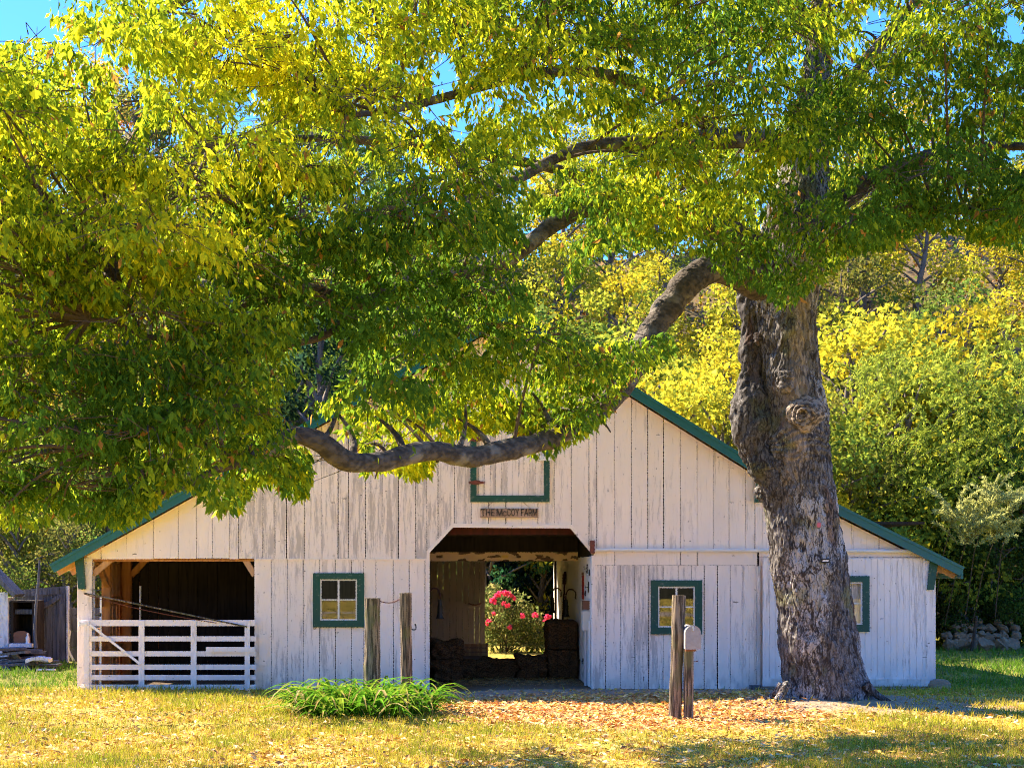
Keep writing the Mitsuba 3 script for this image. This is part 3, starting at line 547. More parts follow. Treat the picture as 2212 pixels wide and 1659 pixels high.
obj('bracket', bx(xm - 0.06, xm + 0.07, YM - 0.08, YM + 0.3, z0 - 0.03, z0 - 0.001), 'm_brown', mb)
obj('nail', tube([[xm + 0.05, YM - 0.02, z0 - 0.16], [xm + 0.10, YM - 0.03, z0 - 0.155]], 0.006, 5), 'm_iron', mb)

# ------------------------------------------------------------------ clump of strap leaves
rng = np.random.default_rng(11)
cl = thing('strap_leaf_clump', 'bright green clump of arching strap leaves at the foot of the two posts', 'plant')
def strap(base, dirxy, L, w, rise, rng):
    k = np.linspace(0, 1, 7); h = L * (rise * k - 0.9 * rise * k ** 2.4 * 0.9); out = L * 0.75 * k ** 1.25
    p = base + np.stack([dirxy[0] * out, dirxy[1] * out, h], 1)
    s = np.array([-dirxy[1], dirxy[0], 0.0]); ww = w * np.array([0.7, 1, 1, 0.95, 0.8, 0.5, 0.04])[:, None] / 2
    up = np.array([0, 0, 0.25])
    v = np.concatenate([p + s * ww + up * ww, p - up * ww * 0.6, p - s * ww + up * ww]); i = np.arange(6)
    f = np.vstack([np.stack([i, i + 7, i + 8], 1), np.stack([i, i + 8, i + 1], 1), np.stack([i + 7, i + 14, i + 15], 1), np.stack([i + 7, i + 15, i + 8], 1)])
    return v, f
V, Fc, C = [], [], []; off = 0; ns = 0
for k in range(760):
    u = rng.uniform(640, 950); Y = rng.uniform(17.7, 19.2)
    if ((u - 788) / 152) ** 2 + ((Y - 18.4) / 0.8) ** 2 > 1: continue
    x = PX(u, Y); a = rng.uniform(0, 2 * np.pi); tilt = (u - 790) / 165
    d = np.array([math.cos(a) + tilt * 0.9, math.sin(a) - 0.25]); d /= np.linalg.norm(d)
    v, f = strap(np.array([x, Y, gz(x, Y) - 0.01]), d, rng.uniform(0.6, 1.05) * (1 - 0.2 * abs(tilt)), rng.uniform(0.026, 0.05), rng.choice([rng.uniform(0.45, 0.9), rng.uniform(0.9, 1.35)]), rng)
    r = rng.random(); c = np.array([0.13, 0.33, 0.022]) * rng.uniform(0.45, 1.4) if r < 0.72 else (np.array([0.30, 0.44, 0.04]) if r < 0.97 else np.array([0.5, 0.42, 0.2]))
    cc = np.tile(c, (21, 1)); cc *= np.tile(np.linspace(0.55, 1.1, 7), 3)[:, None]
    if rng.random() < 0.35: cc[[5, 6, 12, 13, 19, 20]] = np.array([0.40, 0.30, 0.10])
    if ns < 220: obj('leaf', trimesh.Trimesh(v, f, process=False), 'm_blade', cl, color=cc)
    else: V.append(v); Fc.append(f + off); C.append(cc); off += 21
    ns += 1
obj('leaves', (np.vstack(V), np.vstack(Fc)), 'm_blade', cl, color=np.vstack(C), kind='stuff')

# ------------------------------------------------------------------ grass and fallen leaves
rng = np.random.default_rng(21)
def scatter(n, x0, x1, y0, y1): return rng.uniform(x0, x1, n), rng.uniform(y0, y1, n)
# a picture shows more ground far away than near, so spread evenly in the picture: 1/y uniform
n = 210000
iv = rng.uniform(1 / 37.0, 1 / 13.3, n); y = 1 / iv; x = (rng.uniform(-80, 2300, n) - U0) * y / F
inb = (x > fx(165)) & (x < fx(2030)) & (y > YB - 0.15) & (y < YBACK + 0.2)
soil = (y > 21.5) & (x > -0.6) & (x < 5.4)
keep = ~inb & ~(soil & (rng.random(n) > 0.03)) & ~((litter_np(x, y) > 0.35) & (rng.random(n) > 0.12)) & ~((((x - TREE[0]) * 0.8) ** 2 + (y - TREE[1]) ** 2 < 0.9) & (rng.random(n) > 0.15))
patch = 0.6 * meshkit.fbm(np.stack([x * 0.9, y * 0.9, 0 * x], 1), 3, 3) + 0.4 * meshkit.fbm(np.stack([x * 4, y * 4, 0 * x], 1), 2, 13)
keep &= rng.random(n) < np.clip(0.30 + 3.2 * (patch - 0.42), 0.10, 1)
x, y, patch = x[keep], y[keep], patch[keep]; n = len(x)
h = rng.uniform(0.03, 0.085, n) * (0.45 + 1.2 * patch) * np.clip(y / 18, 1, 1.6); a = rng.uniform(0, 2 * np.pi, n); w = rng.uniform(0.004, 0.009, n) * np.clip(y / 16, 1, 2)
z = gz(x, y) - 0.004; b = np.stack([x, y, z], 1); s = np.stack([np.cos(a), np.sin(a), 0 * a], 1) * w[:, None]
le = np.stack([rng.normal(0, 0.4, n) * h, rng.normal(0, 0.4, n) * h, h], 1)
v = np.stack([b - s, b + s, b + le], 1).reshape(-1, 3)
green = np.clip((patch - 0.50) * 5 + rng.normal(0, 0.25, n), 0, 1)[:, None]; lawn = (y > 22.8)[:, None]; green = np.where(lawn, 1.0, green)
c = (np.array([0.54, 0.44, 0.055]) * (1 - green) + np.array([0.29, 0.34, 0.03]) * green) * rng.uniform(0.6, 1.3, (n, 1)); c = np.where((rng.random(n) < 0.16)[:, None], np.array([0.40, 0.28, 0.12]) * rng.uniform(0.6, 1.4, (n, 1)), c) * np.where(lawn, [0.45, 0.75, 0.9], [1, 1, 1])
obj('grass', (v, np.arange(3 * n).reshape(-1, 3)), 'm_blade', color=np.repeat(c, 3, 0), label='short dry yellow and green grass blades of the lawn', kind='stuff')
n = 60000
iv = rng.uniform(1 / 23.0, 1 / 13.3, n); y = 1 / iv; x = (rng.uniform(-80, 2300, n) - U0) * y / F
pr = 0.16 + 0.95 * litter_np(x, y) + 0.25 * np.clip(meshkit.fbm(np.stack([x, y, 0 * x], 1), 2, 9) - 0.5, 0, 1)
pr = pr * np.where((((x - 5.9) * 0.62) ** 2 + (y - 20.3) ** 2 < 2.2) & (x > 4.6), 0.25, 1); keep = (rng.random(n) < pr) & (y < YB - 0.2); x, y = x[keep], y[keep]; n = len(x)
a = rng.uniform(0, 2 * np.pi, n); ax = unit(np.stack([np.cos(a), np.sin(a), rng.uniform(-0.25, 0.45, n)], 1)); sd_ = unit(np.stack([-np.sin(a), np.cos(a), rng.normal(0, 0.45, n)], 1))
L = rng.uniform(0.06, 0.11, n); pos = np.stack([x, y, gz(x, y) + rng.uniform(0.008, 0.03, n)], 1) - ax * (L / 2)[:, None] * [1, 1, 0]
v, f, per = leaf_mesh(pos, ax, sd_, L, L * rng.uniform(0.35, 0.55, n), rng)
pal = np.array([[0.62, 0.35, 0.10], [0.50, 0.25, 0.07], [0.66, 0.42, 0.15], [0.64, 0.46, 0.07], [0.34, 0.15, 0.05], [0.76, 0.54, 0.26]])
c = pal[rng.integers(0, 6, n)] * rng.uniform(0.75, 1.2, (n, 1))
obj('fallen_leaves', (v, f), 'm_litterleaf', color=np.repeat(c, per, 0), label='tan and orange fallen leaves thick on the drive before the barn passage and thin on the lawn', kind='stuff')
t = obj('stone', trimesh.Trimesh(np.array(rock(0.17, 0.14, 0.13, 5).vertices) + [PX(2030, 22.9), 22.9, 0.03], rock(1, 1, 1, 5).faces, process=False), 'm_stone', smooth=40, label='lone brown stone at the right corner of the barn', cat='stone')

# ------------------------------------------------------------------ the great tree
tree = thing('old_tree', 'huge old tree with a gnarled burled trunk and wide drooping crown over the barn', 'tree')
YT = 20.3
prof = [(1560, 1655, 1925), (1535, 1664, 1912), (1500, 1688, 1885), (1450, 1684, 1868), (1400, 1680, 1857), (1300, 1670, 1840), (1200, 1660, 1826), (1100, 1650, 1808), (1000, 1640, 1800), (900, 1638, 1787), (800, 1634, 1778), (700, 1622, 1772), (620, 1612, 1775), (560, 1618, 1786), (480, 1650, 1792), (300, 1695, 1792), (150, 1732, 1795), (0, 1752, 1797), (-250, 1770, 1798), (-600, 1790, 1800)]
pz = np.array([PZ(p[0], YT) for p in prof]); pc = np.array([PX((p[1] + p[2]) / 2, YT) for p in prof]); pr_ = np.array([(p[2] - p[1]) / 2 * YT / F for p in prof])
NZ, NA = 470, 300
zz = np.concatenate([np.linspace(pz[0], PZ(560, YT), 400), np.linspace(PZ(560, YT), pz[-1], NZ - 399)[1:]])
from scipy.interpolate import PchipInterpolator
cx, rr = PchipInterpolator(pz, pc)(zz), PchipInterpolator(pz, pr_)(zz) * np.interp(zz, [PZ(1150, YT), PZ(950, YT), PZ(700, YT), PZ(560, YT)], [0.94, 0.90, 0.88, 0.94])
th = np.linspace(0, 2 * np.pi, NA, endpoint=False)       # 0 = right, -pi/2 = towards the camera
Z, A = np.meshgrid(zz, th, indexing='ij'); R = np.repeat(rr[:, None], NA, 1)
hz0 = np.clip(Z - 0.05, 0, None)
R = R * (1 + 0.10 * np.exp(-hz0 / 0.22) * (np.cos(5 * A + 0.6) + 0.6 * np.cos(3 * A + 2)) + 0.035 * np.cos(3 * A + Z * 0.7) * np.clip(Z, 0, 1))
def at_uv(u, v):
    z = PZ(v, YT); f = np.clip((PX(u, YT) - np.interp(z, zz, cx)) / np.interp(z, zz, rr), -0.98, 0.98); return z, -math.acos(f)
def bump(u, v, su, sv, amp, power=2.0):
    global R
    z, a = at_uv(u, v); r0 = np.interp(z, zz, rr)
    da = (A - a + np.pi) % (2 * np.pi) - np.pi
    d = np.sqrt((da * r0 / (su * YT / F)) ** 2 + ((Z - z) / (sv * YT / F)) ** 2)
    return amp * np.exp(-d ** power), d
add = np.zeros_like(R)
g_, d_ = bump(1737, 902, 60, 55, 0.10, 2); add += g_ 
for (u, v, su, sv, am) in ((1690, 830, 36, 34, 0.10), (1665, 1010, 32, 38, 0.08), (1700, 955, 40, 40, 0.08), (1690, 720, 26, 40, 0.06), (1730, 660, 30, 40, 0.05)):
    g_, d_ = bump(u, v, su, sv, am); add += g_ + 0.012 * np.sin(d_ * 8) * np.exp(-d_ ** 2)
dirx, diry = np.cos(A), np.sin(A)
pp = np.stack([cx[:, None] + R * dirx, YT + R * diry * 0.95, Z], -1)
n1 = meshkit.fbm(pp * [7, 7, 1.8], 4, 1); ridge = 1 - np.abs(2 * n1 - 1) * 2; n2 = meshkit.fbm(pp * [22, 22, 7], 3, 2)
n3 = meshkit.fbm(pp * 2.2, 3, 4)
fade = np.clip(R / 0.4, 0.3, 1)
add += fade * (0.035 * (ridge - 0.5) + 0.065 * (n2 - 0.5) + 0.10 * (n3 - 0.5))
add += 0.010 * np.sin(pp[..., 2] * 60 + 30 * n3 + 9 * n1) * np.exp(-((pp[..., 2] - PZ(960, YT)) / 0.4) ** 2)
R2 = R + add
v = np.stack([cx[:, None] + R2 * dirx, YT + R2 * diry * 0.95, Z], -1).reshape(-1, 3)
i, j = np.meshgrid(np.arange(NZ - 1), np.arange(NA), indexing='ij')
q = np.stack([i * NA + j, i * NA + (j + 1) % NA, (i + 1) * NA + (j + 1) % NA, (i + 1) * NA + j], -1).reshape(-1, 4)
obj('trunk', trimesh.Trimesh(v, np.vstack([q[:, [0, 1, 2]], q[:, [0, 2, 3]]]), process=False), 'm_bark', tree, smooth=True)
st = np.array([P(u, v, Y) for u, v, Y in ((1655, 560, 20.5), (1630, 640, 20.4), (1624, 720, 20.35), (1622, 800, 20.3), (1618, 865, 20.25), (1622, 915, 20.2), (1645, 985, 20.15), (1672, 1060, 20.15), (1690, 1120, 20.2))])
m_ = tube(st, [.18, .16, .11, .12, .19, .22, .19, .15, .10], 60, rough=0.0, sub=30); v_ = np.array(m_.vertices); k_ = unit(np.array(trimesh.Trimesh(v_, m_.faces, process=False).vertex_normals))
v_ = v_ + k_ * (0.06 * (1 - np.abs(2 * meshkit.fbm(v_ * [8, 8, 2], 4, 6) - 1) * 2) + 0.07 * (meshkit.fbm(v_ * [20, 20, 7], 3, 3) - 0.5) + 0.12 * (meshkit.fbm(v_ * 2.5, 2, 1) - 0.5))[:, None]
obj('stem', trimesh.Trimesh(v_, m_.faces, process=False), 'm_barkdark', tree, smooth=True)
for (u0, v0_, u1, v1_, Y1, r0) in ((1700, 1510, 1665, 1540, 19.5, 0.06), (1870, 1505, 1930, 1520, 19.9, 0.06), (1690, 1495, 1650, 1522, 20.0, 0.06)):
    a = P(u0, v0_, 19.9); e_ = np.array([PX(u1, Y1), Y1, 0]); e_[2] = gz(e_[0], e_[1]) - 0.02; m_ = (a + e_) / 2; m_[2] = gz(m_[0], m_[1]) + 0.05; a[2] = 0.32
    obj('root', tube([a, m_, e_], [r0, r0 * 0.8, r0 * 0.25], 12, rough=0.2, sub=8, seed=3, freq=6), 'm_bark', tree, smooth=True)
princ('m_burl', proc(lambda p, n, uv: mix((0.29, 0.245, 0.205), (0.075, 0.062, 0.052), smoothstep(0.38, 0.62, fbm(p.x * 28, p.y * 28, p.z * 28, 3)))), 0.9, bump=lambda p, n, uv: fbm(p.x * 45, p.y * 45, p.z * 45, 3), bscale=0.03)
def surf(u, v):
    z, a = at_uv(u, v); k = np.argmin(np.abs(zz - z)); l = np.argmin(np.abs((th - a + np.pi) % (2 * np.pi) - np.pi)); return np.array([cx[k] + R2[k, l] * math.cos(a), YT + R2[k, l] * math.sin(a) * 0.95, z])
s_ = surf(1716, 905); prof_ = [(0.001, 0.06), (0.035, 0.05), (0.045, 0.10), (0.07, 0.15), (0.095, 0.135), (0.105, 0.10), (0.125, 0.12), (0.15, 0.115), (0.165, 0.07), (0.185, 0.075), (0.205, 0.05), (0.22, 0.0), (0.25, -0.06), (0.26, -0.2)]
m_ = lathe(prof_, 48).subdivide(); v_ = np.array(m_.vertices); v_ = v_ + (meshkit.fbm(v_ * 6, 4, 5)[:, None] - 0.5) * 0.17 * unit(v_ + [0, 0, 0.2]); e1 = unit(np.array([-0.35, -0.92, -0.1])); e0 = unit(np.cross([0, 0, 1.0], e1)); e2 = np.cross(e1, e0)
s_ = s_ + [0.0, -0.03, 0]; obj('burl', trimesh.Trimesh(s_ + v_[:, :1] * e0 + v_[:, 1:2] * e2 + v_[:, 2:] * e1, m_.faces, process=False), 'm_burl', tree, smooth=True, label='spiral burl like a closed eye')
for u, v, r_, k_ in ((1688, 835, .13, 2), (1662, 1012, .13, 3), (1650, 1064, .12, 4), (1640, 735, .08, 6)):
    m_ = trimesh.creation.icosphere(subdivisions=4); q_ = np.array(m_.vertices); q_ = q_ * [r_, r_ * .9, r_ * 1.25] * (1 + 0.9 * (meshkit.fbm(q_ * 1.6 + k_ * 5, 4, k_) - 0.5) + 0.05 * np.sin(q_[:, 2] * 16 + 5 * meshkit.noise(q_ * 2 + k_)))[:, None]
    obj('burl', trimesh.Trimesh(q_ + surf(u, v) + [0, 0.04, 0], m_.faces, process=False), 'm_bark', tree, smooth=True)
s_ = surf(1762, 1212)
t = thing('tree_tag', 'small dark tag with a pale strip nailed to the old tree trunk', 'tag'); obj('plate', bx(s_[0] - 0.06, s_[0] + 0.06, s_[1] - 0.05, s_[1] - 0.035, s_[2] - 0.03, s_[2] + 0.03), 'm_black', t); obj('strip', bx(s_[0] - 0.03, s_[0] + 0.05, s_[1] - 0.055, s_[1] - 0.05, s_[2] - 0.01, s_[2] + 0.012), 'm_panel', t)
s_ = surf(1751, 1136); m_ = rock(0.028, 0.010, 0.036, 3); m_.apply_translation(s_ + [0, -0.02, 0]); obj('tree_ribbon', m_, 'm_pink', label='small pink rag mark on the old tree trunk', cat='ribbon', smooth=40)

# limbs: picture place, distance, radius
LIMBS = [
 [(1680, 640, 20.3, .30), (1600, 590, 20.0, .25), (1520, 588, 19.7, .20), (1462, 640, 19.5, .20), (1408, 715, 19.3, .185), (1372, 790, 19.1, .16), (1340, 845, 18.9, .15), (1270, 905, 18.7, .14), (1190, 948, 18.6, .14), (1120, 965, 18.5, .14), (1060, 980, 18.45, .14), (990, 985, 18.4, .15), (940, 975, 18.35, .145), (870, 985, 18.3, .15), (800, 1000, 18.25, .145), (740, 990, 18.2, .15), (690, 955, 18.15, .14), (640, 940, 18.1, .12), (560, 985, 18.0, .085), (480, 1010, 17.9, .06), (400, 1050, 17.8, .04), (310, 1060, 17.7, .02)],
 [(1690, 560, 20.3, .26), (1560, 500, 20.2, .20), (1420, 450, 20.0, .15), (1270, 452, 19.8, .12), (1170, 505, 19.6, .12), (1070, 575, 19.4, .10), (985, 590, 19.2, .085), (900, 605, 19.0, .10), (830, 640, 18.9, .10), (740, 650, 18.8, .10), (680, 628, 18.7, .09), (600, 622, 18.6, .06), (480, 600, 18.4, .04)],
 [(1740, 330, 20.3, .20), (1560, 300, 19.6, .15), (1400, 310, 19.2, .12), (1290, 315, 19.0, .09), (1150, 370, 18.6, .07), (1000, 430, 18.2, .05)],
 [(1770, 60, 20.3, .15), (1500, -60, 20.6, .12), (1250, -60, 20.4, .11), (1080, -40, 20.2, .11), (1020, 0, 20.0, .105), (1008, 40, 19.9, .10), (960, 48, 19.8, .075), (895, 52, 19.7, .05)],
 [(1008, 40, 19.9, .08), (985, 75, 19.85, .06), (950, 95, 19.8, .05), (925, 118, 19.75, .035)],
 [(830, 640, 18.9, .07), (790, 590, 18.7, .05), (740, 545, 18.5, .045), (660, 500, 18.3, .04), (540, 480, 18.0, .03)],
 [(740, 650, 18.8, .06), (690, 730, 18.5, .05), (640, 742, 18.4, .05), (590, 745, 18.3, .04), (500, 720, 18.1, .03)],
 [(1420, 450, 20.0, .10), (1250, 380, 20.6, .08), (1000, 330, 21.0, .08), (700, 300, 21.2, .06), (450, 320, 21.0, .04)],
 [(1560, 300, 19.6, .10), (1300, 160, 19.0, .08), (1000, 200, 18.4, .06), (750, 250, 18.0, .04)],
 [(600, 622, 18.6, .05), (420, 690, 18.0, .05), (280, 705, 17.7, .05), (230, 680, 17.6, .035), (165, 672, 17.5, .02)],
 [(280, 705, 17.7, .04), (255, 640, 17.8, .03), (230, 590, 17.8, .02)],
 [(560, 985, 18.0, .05), (400, 950, 17.6, .035), (275, 935, 17.3, .025), (180, 965, 17.2, .015)],
 [(1770, 480, 20.3, .2), (1900, 380, 19.8, .12), (2050, 330, 19.3, .09), (2250, 320, 18.8, .05)],
 [(1780, 250, 20.3, .14), (1900, 100, 20.6, .10), (2000, -20, 20.9, .07), (2150, -150, 21, .05)],
 [(1740, 560, 20.3, .2), (1880, 470, 19.0, .10), (2020, 450, 18.2, .08), (2180, 470, 17.6, .05)],
 [(1250, -60, 20.4, .1), (900, -150, 20.2, .1), (550, -100, 20.0, .08), (250, 60, 19.8, .05), (120, 40, 19.7, .03)],
 [(450, 320, 21.0, .04), (300, 430, 20.5, .06), (150, 330, 20.2, .05), (60, 200, 20.0, .03)],
 [(1280, 905, 18.7, .07), (1340, 840, 18.4, .05), (1420, 770, 18.2, .03)],
]
def limb_y(u, y):
    """The left half of the crown reaches towards the camera."""
    return y + float(np.interp(u, [200, 700, 1000, 1350, 1650], [-4.1, -3.5, -2.3, -0.7, 0.0]))
limb_pts = []
for L_ in LIMBS:
    pts = np.array([P(u, v, limb_y(u, Y)) for u, v, Y, r in L_]); small = max(r for *_, r in L_) < 0.056; pts = pts + [0, 0.5 * small, 0]; rad = [r * (0.7 if small else 0.9) * limb_y(u, Y) / Y for u, _, Y, r in L_]
    big = max(rad) > 0.12
    obj('limb', tube(pts, rad, 26 if big else 12, rough=0.34 if big else 0.2, sub=10 if big else 6, seed=7, freq=3.5), 'm_limb' if max(rad) > 0.085 else 'm_twig', tree, smooth=True)
    for k in range(len(pts) - 1):
        for t_ in np.linspace(0, 1, 6): limb_pts.append(pts[k] * (1 - t_) + pts[k + 1] * t_)
limb_pts = np.array(limb_pts)
for u, v, du, dv, r in ((1190, 945, -40, -95, .045), (1060, 975, -70, -70, .04), (985, 980, 20, -105, .035), (870, 980, -60, -80, .045), (800, 995, 10, 40, .022), (760, 985, -30, -90, .04), (690, 955, 40, -80, .03), (1270, 900, 50, 35, .025), (930, 980, 14, 20, .05), (1100, 972, 8, 18, .045)):
    Y = limb_y(u, float(np.interp(u, [690, 1270], [18.15, 18.7]))); a = P(u, v, Y); b = P(u + du, v + dv, Y + 0.25)
    obj('side_branch', tube([a, (a + b) / 2 + [0.05, 0.1, 0.04], b], [r, r * 0.7, r * 0.3], 9, rough=0.25, sub=4, seed=int(u), freq=6), 'm_limb', tree, smooth=True)
LOW = [(-260, 980), (-80, 1100), (0, 1135), (60, 1140), (130, 1115), (200, 1120), (260, 1130), (300, 1115), (350, 1070), (400, 1045), (470, 1105), (520, 1100), (550, 1045), (580, 1040), (620, 1070), (655, 1085), (675, 1020), (670, 930), (700, 930), (760, 945), (785, 1020), (850, 1010), (885, 1035), (930, 1020), (950, 955), (1000, 940), (1100, 920), (1130, 950), (1150, 990), (1180, 985), (1220, 960), (1260, 940), (1300, 905), (1335, 865), (1350, 820), (1400, 790), (1470, 750), (1440, 715), (1360, 735), (1270, 740), (1225, 700), (1240, 600), (1290, 545), (1450, 525), (1530, 555), (1570, 605), (1640, 625), (1700, 665), (1740, 630), (1790, 590), (1840, 545), (1920, 530), (2000, 490), (2100, 515), (2212, 535), (2420, 540)]
TOP = [(2480, 100), (2350, -150), (2050, -300), (1600, -330), (1100, -250), (700, -150), (420, -90), (250, -60), (110, -40), (100, 30), (150, 80), (210, 75), (240, 130), (215, 140), (150, 90), (60, 80), (-60, 100), (-230, 260)]
CROWN = Polygon(LOW + TOP).buffer(0)
GAPS = [(275, 215, 32, 85), (340, 300, 26, 36), (960, 165, 30, 58), (946, 230, 40, 30), (995, 277, 24, 24), (787, 298, 24, 38), (783, 378, 24, 20), (1248, 295, 34, 36), (1050, 340, 18, 14), (1155, 378, 24, 28), (1190, 400, 24, 24), (1593, 305, 18, 30), (1889, 45, 32, 36), (2198, 322, 25, 42), (2191, 62, 26, 30), (1195, 490, 75, 32), (1165, 570, 55, 60), (690, 790, 62, 75), (640, 870, 40, 45), (700, 920, 40, 30), (1185, 640, 40, 55), (1870, 400, 22, 30), (1845, 430, 26, 20)]
def in_gap(u, v, grow=1.0):
    g = np.zeros(np.shape(u), bool)
    for a, b, ra, rb_ in GAPS: g |= ((u - a) / (ra * grow)) ** 2 + ((v - b) / (rb_ * grow)) ** 2 < 1
    return g
import shapely
def depth_range(u, v):
    cen = np.interp(u, [-300, 300, 900, 1350, 1700, 2450], [13.8, 14.3, 15.6, 18.0, 19.0, 18.5])
    half = np.interp(u, [-300, 900, 1350, 1700, 2450], [1.5, 1.6, 1.8, 2.6, 2.4]) * np.interp(v, [500, 1000], [1.0, 0.6])
    return cen - half, cen + half
rng = np.random.default_rng(5)
def sample(n, inside):
    out = []
    while len(out) < n:
        u, v = rng.uniform(-260, 2480), rng.uniform(-340, 1140)
        vis = -60 < u < 2270 and v > -60
        if vis != inside or not shapely.contains_xy(CROWN, u, v): continue
        if inside and in_gap(u, v, 1.25): continue
        a, b = depth_range(u, v); t_ = rng.random(); out.append((u, v, a + (b - a) * t_))
    return np.array(out)
far_b = sample(90, False)
# clumps: two layers of domes, kept apart so that light and sight pass between them
near_b = []
for layer, (dist, tries) in enumerate(((122, 9000), (140, 9000))):
    got = []
    for _ in range(tries):
        u, v = rng.uniform(-200, 2420), rng.uniform(-60, 1130)
        if not shapely.contains_xy(CROWN, u, v - 25) or in_gap(u, v, 1.6): continue
        if any(abs(u - a) < dist * 1.25 and ((u - a) / 1.25) ** 2 + ((v - b) / 0.72) ** 2 < dist ** 2 for a, b in got): continue
        got.append((u, v)); y0, y1 = depth_range(u, v); lower = v > 860 and 640 < u < 1330
        Y = y0 + (y1 - y0) * (rng.uniform(0.05, 0.4) if layer == 0 else rng.uniform(0.55, 1.0)) if not lower else float(np.interp(u, [640, 1330], [15.7, 18.2])) + rng.uniform(0.15, 0.7)
        ru = rng.uniform(62, 130); near_b.append((u, v, Y, ru, ru * rng.uniform(0.42, 0.62), int(ru * 1.75)))
for u, v, dy, ru, n_ in ((1262, 895, -.55, 58, 100), (1305, 858, -.55, 48, 80), (1205, 920, -.5, 50, 70), (1160, 925, .2, 45, 55), (1085, 890, .3, 70, 100), (960, 880, .3, 80, 120), (830, 895, .3, 80, 110), (772, 975, -.4, 26, 34), (895, 1000, .1, 34, 40), (1160, 960, -.45, 30, 36), (612, 1010, 0, 55, 80), (560, 1030, 0, 50, 60), (650, 1035, 0, 34, 40), (500, 1060, 0, 50, 60), (1400, 720, -.1, 46, 50), (1640, 640, -.8, 36, 40), (1700, 655, -.9, 30, 30), (1590, 600, -.6, 50, 60)):
    near_b.append((u, v, float(np.interp(u, [400, 640, 1330, 1700], [14.9, 15.5, 18.2, 19.6])) + dy, ru, ru * 0.6, n_))
print('clumps', len(near_b))
LV, LF, LC, loff = [], [], [], 0
TW = []
def hue(pos, u, v, n):
    """Autumn mix: green inside, yellow at the tips and on the left of the crown."""
    k = meshkit.fbm(pos * 0.6, 3, 6); y_ = np.clip((k - 0.5) * 1.9 + 0.42 - 0.30 * (u - 800) / 1400 - 0.30 * np.clip((v - 330) / 600, -0.4, 1) + rng.normal(0, 0.24, n), 0, 1)[:, None]
    lo, mid, hi = np.array([0.085, 0.185, 0.02]), np.array([0.36, 0.45, 0.020]), np.array([0.90, 0.82, 0.03])
    c = np.where(y_ < 0.5, lo + (mid - lo) * y_ * 2, mid + (hi - mid) * (y_ * 2 - 1))
    r = rng.random(n); c[r > 0.98] = np.array([0.45, 0.22, 0.05])
    return c * rng.uniform(0.75, 1.25, (n, 1))
def clump(u, v, Y, ru, rv, shoots):
    """A dome of drooping shoots: leaves over its crown and hanging from its rim, hollow below."""
    c = P(u, v, Y); R_ = np.array([ru * Y / F, ru * Y / F * 0.8, rv * Y / F]); m = shoots
    z_ = rng.uniform(-0.35, 1.0, m); a = rng.uniform(0, 2 * np.pi, m); q = np.sqrt(1 - z_ ** 2)
    d0 = np.stack([np.cos(a) * q, np.sin(a) * q, z_], 1)
    lump = 0.72 + 0.6 * (meshkit.fbm(d0 * 2.2 + c, 2, 3) - 0.2)
    o = c + d0 * R_ * (lump * rng.uniform(0.62, 1.0, m))[:, None]
    out_ = rng.random(m) < 0.16; o[out_] += d0[out_] * [1, 1, 0.5] * rng.uniform(0.05, 0.35, (out_.sum(), 1))
    d = unit(d0 * [1, 1, 0.35] + rng.normal(0, 0.45, (m, 3)))
    return c, o, d
